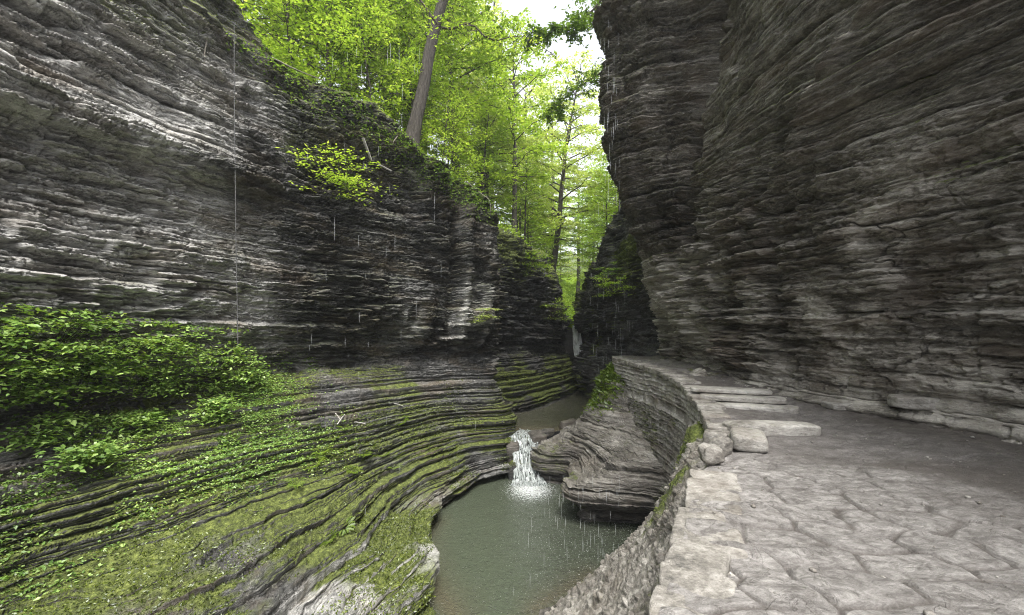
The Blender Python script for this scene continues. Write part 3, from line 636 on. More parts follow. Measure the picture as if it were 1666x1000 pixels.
while L_ < al[-2] - .5:
    ln = R_.uniform(.28, .62); mid = L_ + ln / 2
    c = [np.interp(mid, al, EDGE[:, j]) for j in range(3)]; c2 = [np.interp(mid + .1, al, EDGE[:, j]) for j in range(3)]
    ang = math.atan2(c2[1] - c[1], c2[0] - c[0]); wd = R_.uniform(.34, .52)
    if not (5.05 < c[1] < 6.6):
        on = (math.sin(ang), -math.cos(ang))
        rockform(cop, (c[0] + on[0] * (wd * .5 - .10) - 4.4, c[1] + on[1] * (wd * .5 - .1) - 12, c[2] - .055 + R_.uniform(-.012, .015) + 4.5), (ln * 1.08, wd * R_.uniform(.9, 1.2), R_.uniform(.15, .18)), ang + R_.uniform(-.12, .12), n_, 24, .22, .13)
    L_ += ln; n_ += 1
cm = mask_const(cop.mesh('coping'), (.0, .15, .35)); link_mesh('coping', cm, M['masonry'], wall)

# ---- loose and built stones by the path
def stone_thing(name, c, dims, rz, seed, label, cat, group=None, mask=(.1, .1, .9), **k):
    mb = MB(); rockform(mb, (0, 0, 0), dims, rz, seed, 30, k.pop('sq', .4), k.pop('rough', .12), **k)
    me = mask_const(mb.mesh(name), mask); o = link_mesh(name, me, M['masonry'], None, c); return tag(o, label, cat, group)
stone_thing('stone_slab', (4.35, 7.25, -1.52), (1.35, .46, .20), -.10, 31, 'long pale worn slab lying across the left of the path', 'stone slab', sq=.35)
stone_thing('stone_slab', (3.55, 6.45, -1.52), (.75, .46, .22), 1.15, 32, 'short pale slab beside the three rubble stones at the gap in the coping', 'stone slab', sq=.35)
for i, (x, y, dm, lb) in enumerate([(2.62, 5.65, (.30, .26, .22), 'nearest rounded grey rubble stone in the gap of the wall coping'),
                                    (2.95, 6.05, (.28, .24, .26), 'middle rubble stone in the gap of the wall coping'),
                                    (3.1, 6.5, (.26, .34, .24), 'farthest rubble stone in the gap, against the pale short slab')]):
    stone_thing('rubble_stone', (x, y, -1.52), dm, .5 * i, 40 + i, lb, 'stone', 'rubble stones in the coping gap', mask=(.0, .4, .4), rough=.2, sq=.5)
for i, (x, y, z, dm, rz, lb) in enumerate([(4.95, 9.05, -1.45, (1.75, .55, .13), -.50, 'lowest thin layered stone step across the footpath'),
                                           (5.0, 9.4, -1.31, (1.7, .6, .12), -.46, 'middle thin layered stone step across the footpath'),
                                           (5.0, 9.85, -1.19, (1.7, .7, .10), -.42, 'topmost layered stone step, where the footpath climbs')]):
    stone_thing('stone_step', (x, y, z), dm, rz, 60 + i, lb, 'step', 'layered stone steps', sq=.28, rough=.14)
for i, (px, py, d, dm, lb) in enumerate([(1505, 655, 7.6, (.9, .5, .22), 'broad flat block of bedrock lying at the foot of the right cliff'),
                                         (1385, 660, 8.6, (.9, .5, .14), 'thin pale slab leaning on the bench beneath the dark hollow')]):
    p = at(px, py, d); stone_thing('fallen_block', tuple(p), dm, -.4 + .3 * i, 80 + i, lb, 'rock', 'fallen blocks by the right cliff', mask=(0, .2, .5), sq=.3, rough=.16)

mb = MB(); rp = np.random.RandomState(77)
for q in range(420):
    i_ = rp.randint(int(PATH_P.shape[0] * .12), PATH_P.shape[0] - 3); j_ = int(PATH_P.shape[1] * (rp.choice([.12, .35, .5, .62, .72]) + rp.normal(0, .07))); j_ = min(max(j_, 40), PATH_P.shape[1] - 3)
    p = PATH_P[i_, j_]; a_ = .012 + .03 * rp.rand() ** 3
    rockform(mb, tuple(p + np.array([0, 0, a_ * .3])), (a_ * 1.4, a_, a_ * .8), rp.rand() * 6, q, 5, .7, .3)
tag(link_mesh('pebbles', mask_const(mb.mesh('pebbles'), (0, .3, .5)), M['masonry']), 'loose pebbles and grit scattered on the footpath', 'pebbles', None, 'stuff')
# ---- water
def water_material(name, deep, shallow):
    m, n, out = mat_new(name); T = NT(n)
    at_ = T.node('ShaderNodeVertexColor', layer_name='mask'); sp = T.node('ShaderNodeSeparateColor'); T.L(at_.outputs[0], sp.inputs[0])
    foam, sh, rip = sp.outputs
    nn = T.noise((1, 1, 1), 1.2, 4, .6, .5)
    c = T.mix(T.mr(T.math('ADD', sh, T.math('MULTIPLY', T.math('SUBTRACT', nn, .5), .4)), .1, .9), deep, shallow)
    fn = T.noise((1, 1, 1), 16, 5, .75, .6); ff = T.mr(T.math('ADD', foam, T.math('MULTIPLY', T.math('SUBTRACT', fn, .5), 2.6)), .5, 1.05)
    painted_glint = T.mr(T.noise((1, 1, 1), 26, 3, .65), .645, .68); ff = T.math('MAXIMUM', ff, T.math('MULTIPLY', painted_glint, T.math('MULTIPLY', rip, .8)))  # sparkle on the ripples painted as white specks, added to the foam factor
    c = T.mix(ff, c, (.75, .78, .78))
    bs = T.node('ShaderNodeBsdfPrincipled'); T.L(c, bs.inputs['Base Color']); T.L(T.mr(ff, 0, 1, .04, .6), bs.inputs['Roughness']); bs.inputs['IOR'].default_value = 1.33
    bs.inputs['Specular IOR Level'].default_value = 1.0
    v = T.node('ShaderNodeTexVoronoi'); v.inputs['Scale'].default_value = 5.5; T.L(T.coords((1, 1, 1)), v.inputs['Vector'])
    ring = T.math('SINE', T.math('MULTIPLY', v.outputs['Distance'], 26)); ring = T.math('MULTIPLY', ring, T.mr(v.outputs['Distance'], .1, .6, 1, 0))
    r1 = T.noise((1, 1, 1), 9, 5, .65, .4)
    hgt = T.math('ADD', T.math('MULTIPLY', r1, .8), T.math('MULTIPLY', ring, .12)); hgt = T.math('MULTIPLY', hgt, T.math('ADD', .12, rip))
    bp = T.node('ShaderNodeBump'); bp.inputs['Strength'].default_value = 1.0; bp.inputs['Distance'].default_value = .12
    T.L(hgt, bp.inputs['Height']); T.L(bp.outputs[0], bs.inputs['Normal']); T.L(bs.outputs[0], out.inputs[0]); return m
M['pool'] = water_material('green_water', (.060, .072, .048), (.075, .070, .045))
M['stream'] = water_material('brown_water', (.065, .074, .050), (.11, .088, .055))
SHORE = np.array([(-1.14, 8.56), (-2.07, 10.1), (-2.55, 11.7), (-2.4, 12.8), (-1.8, 15.4), (-1.0, 16.9), (.5, 17.2), (.9, 16.7), (2.15, 16.4), (2.2, 14), (1.7, 12.8), (2.87, 12.2), (3.9, 12), (3.3, 11.3), (1.84, 10.1), (.46, 8.75), (-1.14, 8.3)])
def pdist(x, y, poly):
    d = np.full(x.shape, 99.)
    for i in range(len(poly)):
        a = poly[i]; b = poly[(i + 1) % len(poly)]; ab = b - a
        t = np.clip(((x - a[0]) * ab[0] + (y - a[1]) * ab[1]) / (ab @ ab), 0, 1)
        d = np.minimum(d, np.hypot(x - a[0] - t * ab[0], y - a[1] - t * ab[1]))
    return d
nx, ny = 320, 420
X, Y = np.meshgrid(np.linspace(-7, 5.2, nx), np.linspace(-2, 18, ny), indexing='ij')
W_ = np.stack([X, Y, np.full_like(X, -5.5)], -1).astype(np.float32)
W_[..., 2] += .018 * (fbm(W_, 1.6, 3, off=3) - .5)
sh = np.exp(-pdist(X, Y, SHORE[[0, 1, 2, 3]][[0, 1, 2, 3, 2, 1]]) / .45); sh = np.maximum(sh, np.exp(-pdist(X, Y, SHORE[[14, 15]]) / .35))
dc = np.hypot((X - .7) / 1.1, (Y - 15.7) / 1.5); foam = .72 * np.exp(-dc ** 2 * 1.3)
foam = foam + .25 * np.exp(-np.hypot((X - .7) / 1.2, (Y - 15.5) / 1.5) ** 2)
rip = .3 + .9 * sstep(-.6, 2.0, X + (Y - 10) * .1)
structure('pool', raw_mesh('pool', W_, grid_faces(nx, ny), True, np.stack([foam, sh, rip], -1)), M['pool'], 'deep green plunge pool at the foot of the small waterfall', 'water')
nx, ny = 120, 260
t = np.linspace(0, 1, ny)[None]; yy = 17.85 + t * (36.5 - 17.85) + 0 * np.zeros((nx, 1))
xl = np.interp(yy, [17.55, 22, 26, 30, 37], [-.9, -1.5, .5, 2.5, 3.5]); xr = np.interp(yy, [17.55, 18.2, 19, 20, 22, 26, 37], [1.0, 1.7, 2.6, 3.3, 4.6, 6.2, 7])
X = xl + (xr - xl) * np.linspace(0, 1, nx)[:, None]
W_ = np.stack([X, yy, np.full_like(X, -3.98)], -1).astype(np.float32); W_[..., 2] += .02 * (fbm(W_, 1.5, 3, off=8) - .5)
structure('upper_pool', raw_mesh('upper_pool', W_, grid_faces(nx, ny), True, np.stack([.9 * np.exp(-((yy - 17.5) / .3) ** 2) + .5 * np.exp(-((yy - 36) / 1.2) ** 2), np.clip(.35 + .6 * sstep(20, 18, yy), 0, 1), .5 + 0 * yy], -1)), M['stream'],
          'brown shallow upper pool behind the small waterfall', 'water')
def foam_material():  # strands with gaps between them
    m, n, out = mat_new('white_water'); T = NT(n)
    a = T.noise((9, 2, .8), 2.0, 6, .7, .5)
    c = T.ramp(a, [(.38, (.10, .12, .11)), (.54, (.36, .39, .38)), (.68, (.82, .85, .85))])
    bs = T.node('ShaderNodeBsdfPrincipled'); T.L(c, bs.inputs['Base Color']); bs.inputs['Roughness'].default_value = .3
    bp = T.node('ShaderNodeBump'); bp.inputs['Strength'].default_value = .6; bp.inputs['Distance'].default_value = .06; T.L(a, bp.inputs['Height']); T.L(bp.outputs[0], bs.inputs['Normal'])
    tr = T.node('ShaderNodeBsdfTransparent'); mx = T.node('ShaderNodeMixShader'); T.L(T.mr(T.noise((7, 2, .5), 2.6, 5, .7, .4), .40, .50), mx.inputs[0]); T.L(tr.outputs[0], mx.inputs[1]); T.L(bs.outputs[0], mx.inputs[2]); T.L(mx.outputs[0], out.inputs[0]); return m
M['foam'] = foam_material()
m, n, out = mat_new('distant_white_water'); T = NT(n); bs = T.node('ShaderNodeBsdfPrincipled'); T.L(T.ramp(T.noise((4, 1, .6), 3, 4, .6), [(.35, (.35, .37, .36)), (.55, (.9, .92, .92))]), bs.inputs['Base Color']); bs.inputs['Roughness'].default_value = .4; T.L(bs.outputs[0], out.inputs[0]); M['far_foam'] = m
def ribbon(name, path, width, label, seed, nu=90, nv=140, mat='foam'):
    path = np.array(path, float); C_ = []
    for p, w_ in zip(path, width): C_.append([p + np.array([-w_ / 2, 0.05, -.05]), p + np.array([-w_ / 4, 0, 0]), p + np.array([w_ / 4, 0, 0]), p + np.array([w_ / 2, 0.05, -.05])])
    C_ = np.array(C_); U_ = np.linspace(0, len(path) - 1, nv); V_ = np.linspace(0, 3, nu)
    G = crom(crom(C_, U_, 0), V_, 1).astype(np.float32); N_ = normals(G, 1)
    G = G + N_ * (.07 * (fbm(G, 2.2, 4, sx=(4, 1.5, .7), off=seed) - .5) + .05 * (fbm(G, 9, 2, off=seed) - .5))[..., None]
    return structure(name, raw_mesh(name, G, grid_faces(nv, nu)), M[mat], label, 'waterfall')
ribbon('waterfall', [(.45, 19.0, -4.0), (.45, 18.3, -3.955), (.46, 17.75, -3.99), (.46, 17.45, -4.15), (.48, 17.2, -4.40), (.52, 16.95, -4.62), (.56, 16.7, -5.0), (.62, 16.4, -5.3), (.66, 16.0, -5.5), (.68, 15.7, -5.62)], [1.0, 1.3, 1.35, 1.2, 1.1, .95, 1.0, 1.15, 1.5, 1.9], 'small white waterfall tumbling between rocks into the green pool', 1)
ribbon('waterfall', [(5.75, 38.5, 1.2), (5.65, 37.6, 1.1), (5.6, 37.1, .4), (5.65, 36.7, -.7), (5.8, 36.5, -1.4), (5.95, 36.2, -1.9)], [.7, .8, .7, .85, 1.0, .9], 'tall thin distant waterfall in the dark slot of the gorge', 2, mat='far_foam')
ribbon('waterfall', [(6.0, 36.3, -1.9), (6.05, 35.8, -2.2), (6.1, 35.6, -3.2), (6.15, 35.2, -4.05)], [.8, .7, .8, 1.1], 'short distant waterfall at the head of the brown upper pool', 3, mat='far_foam')
# rocks under the far falls
for i, (c, dm, lb) in enumerate([((.45, 18.05, -5.2), (1.5, 1.0, 2.2), 'wet dark rock ledge under the top of the small near waterfall'), ((.52, 17.15, -5.4), (1.2, .8, 1.0), 'low wet rock step the small near waterfall lands on'), ((5.4, 38.2, -1.6), (3.4, 1.6, 4.8), 'dark rock sill behind the tall distant waterfall'), ((5.7, 37.0, -3.4), (2.6, 1.8, 2.6), 'dark rock sill behind the short distant waterfall')]):
    mb = MB(); rockform(mb, (0, 0, 0), dm, 0, 90 + i, 40, .3, .15); o = link_mesh('rock_sill', mask_const(mb.mesh('rock_sill'), (.3, .6, 0)), M['far'], None, c); tag(o, lb, 'rock')
for i, (c, dm, rz, lb) in enumerate([((1.05, 17.75, -4.1), (.75, .7, .5), .3, 'pale wet boulder on the right lip of the small waterfall'),
                                 ((.02, 17.35, -4.65), (.5, .5, .9), .1, 'dark wet boulder on the left edge of the small waterfall'),
                                 ((1.5, 18.1, -3.95), (.6, .4, .3), .8, 'flat stone at the near edge of the brown upper pool'),
                                 ((2.55, 19.2, -3.85), (1.0, .5, .4), .6, 'long pale stone on the right shore of the brown upper pool')]):
    mb = MB(); rockform(mb, (0, 0, 0), dm, rz, 100 + i, 26, .45, .2); o = link_mesh('boulder', mask_const(mb.mesh('boulder'), (.0, .5, .2)), M['outcrop'], None, c); tag(o, lb, 'boulder')

# ---- hillsides
def hill_mat():
    m, n, out = mat_new('forest_floor'); T = NT(n)
    a = T.noise((1, 1, 1), 1.4, 7, .7, .4); c = T.ramp(a, [(.3, (.035, .028, .018)), (.5, (.06, .08, .02)), (.7, (.12, .17, .03))])
    bs = T.node('ShaderNodeBsdfPrincipled'); T.L(c, bs.inputs['Base Color']); bs.inputs['Roughness'].default_value = .9
    bp = T.node('ShaderNodeBump'); bp.inputs['Strength'].default_value = .9; bp.inputs['Distance'].default_value = .2; T.L(a, bp.inputs['Height']); T.L(bp.outputs[0], bs.inputs['Normal']); T.L(bs.outputs[0], out.inputs[0]); return m
M['hill'] = hill_mat()
RL = [(-9.4, -9, 13.5), (-9.4, -1, 13.5), (-9.5, 6.4, 12.3), (-8.9, 9.9, 10.6), (-8.0, 12.9, 9.0), (-5.6, 16.1, 8.3), (-3.1, 18.5, 7.1), (-1.6, 20, 6.0), (-1.5, 24.6, 6.3), (1.0, 28.8, 5.9), (2.5, 31.5, 5.0), (3.7, 35, 2.7), (4.3, 39, 1.8), (5.6, 46, 2.0), (7.5, 60, 6), (10, 90, 14)]
def hillside(line, dirs, up):
    C_ = []
    for p, (dx, dy) in zip(line, dirs):
        p = np.array(p, float); o = np.array([dx, dy, 0])
        C_.append([p + o * .2 + np.array([0, 0, -.3]), p + o * 2 + np.array([0, 0, up * 1.6]), p + o * 6 + np.array([0, 0, up * 5]), p + o * 14 + np.array([0, 0, up * 11]), p + o * 40 + np.array([0, 0, up * 26])])
    return C_
HL = hillside(RL, [(-1, 0), (-1, 0), (-1, .1), (-.9, .3), (-.8, .6), (-.65, .75), (-.65, .75), (-.8, .6), (-.9, .4), (-.9, .4), (-.9, .4), (-1, .2), (-1, .2), (-1, .1), (-1, 0), (-1, 0)], .62)
RLR = [(9.5, 12, 15), (8.8, 18.5, 12.5), (7.9, 21, 10), (7.1, 24.5, 8), (6.7, 28.5, 6.2), (6.6, 33, 5.2), (6.9, 38, 3.8), (7.8, 46, 3.0), (10, 60, 6.5), (13, 90, 14)]
HR = hillside(RLR, [(1, 0), (1, 0), (1, .1), (1, .1), (1, .1), (1, .1), (1, 0), (1, 0), (1, 0), (1, 0)], .62)
def mk_hill(name, C_, flip, label):
    P, U, V = loft(C_, 260, 160, True); P = P.astype(np.float32); P[..., 2] += 1.0 * (fbm(P, .25, 4, off=2) - .5) * sstep(0, .6, V)[None]
    structure(name, raw_mesh(name, P, grid_faces(*P.shape[:2])), M['hill'], label, 'hillside'); return P
PHL = mk_hill('left_hillside', HL, 1, 'steep leaf-covered forest slope above the rim of the left cliff')
PHR = mk_hill('right_hillside', HR, 1, 'forest slope above the dripping cliff at the end of the path')
# valley floor far upstream
C_ = [[(4.0, 38, .6), (5.4, 38, .55), (6.9, 38, .7)], [(4.6, 46, 1.4), (6.2, 46, .9), (8.2, 46, 1.6)], [(5.5, 60, 5.5), (8.5, 60, 4.5), (11, 60, 6)], [(6, 95, 15), (12, 95, 14), (18, 95, 15)], [(-30, 160, 34), (12, 160, 30), (50, 160, 34)]]
P, U, V = loft(C_, 120, 60, True); PV = P.astype(np.float32); structure('valley_floor', raw_mesh('valley_floor', P, grid_faces(*P.shape[:2])), M['hill'], 'bright green valley floor where the gorge opens far upstream', 'ground')

# =================================================================== PLANTS
def leaves(pos, size, nrm_tilt, rng, down=0.0, elong=1.5):
    """one kite-shaped, slightly folded leaf per position"""
    n = len(pos); a = rng.rand(n) * 2 * np.pi
    nx_ = rng.normal(0, nrm_tilt, n); ny_ = rng.normal(0, nrm_tilt, n)
    Nn = np.stack([nx_, ny_, np.ones(n)], 1); Nn /= np.linalg.norm(Nn, axis=1, keepdims=True)
    D = np.stack([np.cos(a), np.sin(a), np.full(n, -down)], 1); D -= Nn * (D * Nn).sum(1, keepdims=True); D /= np.linalg.norm(D, axis=1, keepdims=True)
    S = np.cross(Nn, D); sz = (size * rng.uniform(.6, 1.3, n))[:, None]
    p = pos; V = np.stack([p, p + D * sz * .45 * elong * .66 + S * sz * .38, p + D * sz * elong - Nn * sz * .12, p + D * sz * .45 * elong * .66 - S * sz * .38], 1)
    return V.astype(np.float32)
def leaf_mesh(name, Vs):
    V = np.concatenate(Vs).reshape(-1, 3); return raw_mesh(name, V, np.arange(len(V)).reshape(-1, 4), False)

def tree_meshes(name, seed, H, r0, crown0, spread, nb, leaf, per, style='maple', lean=(0, 0), droop=.0, limb_r=1.0):
    rng = np.random.RandomState(seed); mb = MB(); Vs = []
    tz = np.linspace(0, 1, 16); wob = np.cumsum(rng.normal(0, .012 * H / 16 * 4, (16, 2)), 0)
    tr = np.stack([lean[0] * H * tz + wob[:, 0], lean[1] * H * tz + wob[:, 1], tz * H], 1)
    rr = r0 * (1 - tz) ** .8 + .015; rr[0] *= 1.35
    mb.tube(tr, rr, 10, seed, .12)
    for i in range(nb):
        t = crown0 + (1 - crown0) * (i + rng.rand()) / nb; t = min(t, .985)
        base = np.array([np.interp(t, tz, tr[:, k]) for k in range(3)])
        az = i * 2.399 + rng.normal(0, .4)
        q = (t - crown0) / (1 - crown0)
        if style == 'conifer': L = spread * (1.05 - q) * rng.uniform(.75, 1.1); el = -.05 - .15 * (1 - q)
        else: L = spread * (math.sin(math.pi * min(1, .25 + .7 * q)) ** .7) * rng.uniform(.6, 1.15); el = .15 + .75 * q
        m = 7; u = np.linspace(0, 1, m)
        dirv = np.array([math.cos(az), math.sin(az), 0])
        cur = base + dirv * (L * u)[:, None] + np.array([0, 0, 1.]) * ((math.tan(min(el, .9)) * L * u * (1 - .45 * u) - droop * L * u ** 2))[:, None] + rng.normal(0, .035 * L, (m, 3)) * u[:, None]
        rb = max(.012, r0 * .32 * (1 - t * .6) * limb_r); mb.tube(cur, rb * (1 - u) + .006, 5, seed + i)
        ns = max(3, int(L / .42))
        for j in range(ns):
            v = .22 + .78 * (j + rng.rand()) / ns; c = np.array([np.interp(v, u, cur[:, k]) for k in range(3)])
            side = 1 if j % 2 else -1; az2 = az + side * rng.uniform(.5, 1.2); l2 = L * .42 * (1.15 - v) * rng.uniform(.6, 1.2) + .3
            e = c + np.array([math.cos(az2) * l2, math.sin(az2) * l2, rng.normal(.05, .12) * l2 - droop * l2])
            mb.tube([c, (c + e) / 2 + rng.normal(0, .03, 3), e], [.010, .007, .004], 3)
            k = max(3, int(per * (l2 / .9)))
            a = rng.rand(k) ** .8; pos = c + (e - c) * a[:, None]
            pos = pos + np.stack([rng.normal(0, .20 * (.4 + l2 * .4), k), rng.normal(0, .20 * (.4 + l2 * .4), k), rng.normal(0, .05, k)], 1)
            Vs.append(leaves(pos, leaf, .38, rng, .35))
    return mb.mesh(name + '_trunk'), leaf_mesh(name + '_crown', Vs)

TREES = {}
def proto(key, **k): TREES[key] = tree_meshes(key, **k)
proto('maple_a', seed=1, H=7.5, r0=.07, crown0=.12, spread=2.5, nb=34, leaf=.115, per=30)
proto('maple_b', seed=2, H=9.5, r0=.10, crown0=.15, spread=3.0, nb=40, leaf=.125, per=32)
proto('maple_c', seed=3, H=5.0, r0=.045, crown0=.10, spread=2.0, nb=26, leaf=.11, per=28)
proto('tall_a', seed=4, H=20, r0=.30, crown0=.32, spread=5.0, nb=44, leaf=.17, per=30)
proto('tall_b', seed=5, H=17, r0=.20, crown0=.30, spread=4.0, nb=44, leaf=.16, per=30)
proto('conifer', seed=6, H=21, r0=.26, crown0=.18, spread=3.6, nb=70, leaf=.13, per=26, style='conifer', droop=.12)
TI = {}
def tree(key, mat, p, label, cat='tree', group=None, rz=0.0, sc=1.0, lean=(0, 0), name='tree'):
    tm, cm_ = TREES[key]; kk = (key, mat)
    if kk not in TI: c = cm_.copy(); c.materials.clear(); c.materials.append(M[mat]); TI[kk] = c
    if not tm.materials: tm.materials.append(M['bark'])
    e = empty(name, tuple(p), label, cat, group, rz); e.scale = (sc, sc, sc * 1.0); e.rotation_euler = (lean[1], lean[0], rz)
    for nm, me in (('trunk', tm), ('crown', TI[kk])):
        o = bpy.data.objects.new(nm, me); COL.objects.link(o); o.parent = e
    return e
def on_left(d_along, out):
    """point on the left slope: rim station index (float) and distance from the rim"""
    C_ = np.array(HL); r = crom(C_, np.array([d_along]), 0)[0]; dist = [.2, 2, 6, 14, 40]
    return np.array([np.interp(out, dist, r[:, k]) for k in range(3)]) - np.array([0, 0, .25])
def on_right(i, out):
    C_ = np.array(HR); r = crom(C_, np.array([i]), 0)[0]; dist = [.2, 2, 6, 14, 40]
    return np.array([np.interp(out, dist, r[:, k]) for k in range(3)]) - np.array([0, 0, .25])
rg = random.Random(12)
# the big leaning trunk on the rim
big_t, big_c = tree_meshes('rim_tree', 9, 20, .25, .40, 5.5, 40, .14, 22, lean=(.24, .02))
e = empty('rim_tree', (-4.25, 18.0, 7.9), 'thick grey furrowed trunk leaning right on the rim of the left cliff, tree above it', 'tree')
link_mesh('trunk', big_t, M['bark'], e); link_mesh('crown', big_c, M['maple'], e)
adj = ['slender', 'leaning', 'bushy', 'forked looking', 'tall', 'low', 'spreading', 'thin']
n_t = 0
def lab(kind, where): return f'{kind} {where}'
# bright saplings along the rim
for i, (u, out, key, sc) in enumerate([(4.1, 1.2, 'maple_a', .9), (4.45, .9, 'maple_c', 1.0), (4.6, 3.2, 'maple_b', 1.0), (4.8, 1.0, 'maple_a', .85), (5.0, 2.4, 'maple_a', 1.0), (5.25, .9, 'maple_c', 1.0),
                                      (5.45, 3.6, 'maple_b', 1.0), (5.85, 1.6, 'maple_a', .85), (6.2, .8, 'maple_c', .8), (6.3, 3.5, 'maple_b', .9), (6.7, 1.2, 'maple_c', .9), (7.1, 2.2, 'maple_a', .8), (3.9, 4.5, 'maple_b', 1.1), (5.0, 6.5, 'maple_b', 1.2)]):
    p = on_left(u, out); px = int(CX + F_PX * p[0] / p[1])
    tree(key, 'maple', p, f'bright yellow-green maple sapling on the left rim, {["first","second","third","fourth","fifth","sixth","seventh","eighth","ninth","tenth","eleventh","twelfth","thirteenth","fourteenth"][i]} counted from the near end' , 'sapling', 'maple saplings on the rim of the left cliff', rg.uniform(0, 6), sc, (rg.uniform(-.08, .1), rg.uniform(0, .1)), 'maple_sapling')
# forest on the left slope
ords = ['first', 'second', 'third', 'fourth', 'fifth', 'sixth', 'seventh', 'eighth', 'ninth', 'tenth', 'eleventh', 'twelfth', 'thirteenth', 'fourteenth', 'fifteenth', 'sixteenth', 'seventeenth', 'eighteenth', 'nineteenth', 'twentieth', 'twenty-first', 'twenty-second', 'twenty-third', 'twenty-fourth', 'twenty-fifth', 'twenty-sixth', 'twenty-seventh', 'twenty-eighth', 'twenty-ninth', 'thirtieth', 'thirty-first', 'thirty-second']
LT = [(4.3, 9, 'tall_b'), (5.0, 12, 'tall_a'), (5.6, 8, 'tall_b'), (6.0, 14, 'tall_a'), (6.6, 6, 'conifer'), (7.0, 10, 'tall_b'), (7.6, 5, 'tall_b'), (7.8, 13, 'tall_a'), (8.3, 7, 'conifer'), (8.8, 3.0, 'maple_b'), (9.0, 9, 'tall_a'),
      (9.4, 4, 'tall_b'), (9.8, 8, 'tall_a'), (10.2, 2.0, 'maple_b'), (10.4, 6, 'conifer'), (10.9, 3, 'maple_b'), (11.3, 7, 'tall_b'), (11.8, 2.5, 'maple_b'), (12.4, 5, 'tall_a'), (12.8, 1.5, 'maple_b'), (13.2, 4, 'tall_b'), (13.6, 9, 'tall_a'), (14.1, 3, 'tall_b'), (14.6, 8, 'tall_a'), (8.0, 1.5, 'tall_b'), (9.2, 1.2, 'tall_b'), (11.6, .8, 'tall_a'), (13.4, 1.5, 'conifer')]
for i, (u, out, key) in enumerate(LT):
    p = on_left(u, out)
    i = [q[0] for q in sorted(enumerate(LT), key=lambda q: q[1][0])].index(i)
    mt = 'pale_hazed_leaf' if key in ('conifer', 'tall_a') or (key == 'tall_b' and i % 2) else 'maple'
    kd = {'conifer': 'pale feathery hemlock', 'tall_a': 'tall pale green broadleaf tree', 'tall_b': 'slim yellow-green forest tree', 'maple_b': 'bright young maple'}[key]
    tree(key, mt, p, f'{kd} on the slope above the left cliff, {ords[i]} going upstream', 'tree', 'forest trees on the left slope', rg.uniform(0, 6), rg.uniform(.85, 1.1), (rg.uniform(-.08, .12), rg.uniform(-.05, .08)), 'forest_tree')
RT = [(2.6, 3, 'tall_b'), (3.4, 2, 'maple_b'), (4.2, 4, 'tall_b'), (4.7, 1.2, 'maple_b'), (5.3, 3.5, 'conifer'), (5.8, 1.2, 'maple_b'), (6.3, 4, 'tall_b'), (6.8, 1.5, 'maple_b'), (7.3, 4, 'tall_a'), (7.8, 1.5, 'maple_b'), (8.3, 5, 'tall_b')]
for i, (u, out, key) in enumerate(RT):
    p = on_right(u, out); kd = {'conifer': 'dark feathery hemlock', 'tall_a': 'tall pale broadleaf tree', 'tall_b': 'slim green forest tree', 'maple_b': 'bright young maple'}[key]
    tree(key, 'maple' if key != 'conifer' else 'pale_hazed_leaf', p, f'{kd} above the right bank of the far gorge, {ords[i]} going upstream', 'tree', 'forest trees on the right slope', rg.uniform(0, 6), rg.uniform(.8, 1.05), (rg.uniform(-.1, .06), rg.uniform(-.05, .05)), 'forest_tree')
for i, (x, y, z, key) in enumerate([(3.5, 66, 7.5, 'maple_b'), (8.2, 72, 8.5, 'maple_b'), (12.5, 70, 8.5, 'maple_b'), (1, 90, 14, 'tall_b'), (8, 96, 14, 'maple_b'), (15, 92, 14, 'tall_b'), (20, 110, 18, 'tall_b'), (11, 118, 19, 'maple_b'), (4, 112, 18, 'tall_b'), (9.5, 62, 6, 'tall_a'), (6.5, 75, 9, 'tall_a'), (11, 58, 6, 'tall_b'), (3, 80, 10, 'conifer')]):
    tree(key, 'maple', (x, y, z - .5), f'small distant bright tree where the gorge opens, {ords[i]} by distance', 'tree', 'distant trees in the valley', rg.uniform(0, 6), 1.0, (0, 0), 'distant_tree')

def undergrowth(name, PH, u0, u1, n, mat, label, seed):
    rng = np.random.RandomState(seed); nu_, nv_ = PH.shape[:2]; u = rng.uniform(u0, u1, n) * (nu_ - 1); v = rng.rand(n) ** 1.7 * .55 * (nv_ - 1)
    p = PH[u.astype(int), v.astype(int)]; cl = fbm(p, .9, 3, off=4) ; hgt = np.clip((cl - .35) * 3.2, .05, 1.3); p = p + rng.normal(0, .18, (n, 3)) ; p[:, 2] += hgt * rng.rand(n) ** .7 + .05
    tag(link_mesh(name, leaf_mesh(name, [leaves(p, .10, .4, rng, .35)]), M[mat]), label, 'undergrowth', None, 'stuff')
undergrowth('undergrowth', PHL, .12, .97, 110000, 'maple', 'bright leafy undergrowth covering the slope above the left cliff rim', 41)
undergrowth('undergrowth', PHR, .25, .97, 30000, 'maple', 'leafy undergrowth on the slope above the far right cliff', 42)
rngv = np.random.RandomState(44); qv = PV[:70].reshape(-1, 3)[rngv.randint(0, 70 * PV.shape[1], 30000)] + rngv.normal(0, .35, (30000, 3)) * np.array([1, 1, .5]) + np.array([0, 0, .5])
tag(link_mesh('undergrowth', leaf_mesh('undergrowth', [leaves(qv.astype(np.float32), .2, .4, rngv, .3)]), M['maple']), 'sunlit bushes filling the gorge floor beyond the far waterfall', 'undergrowth', None, 'stuff')
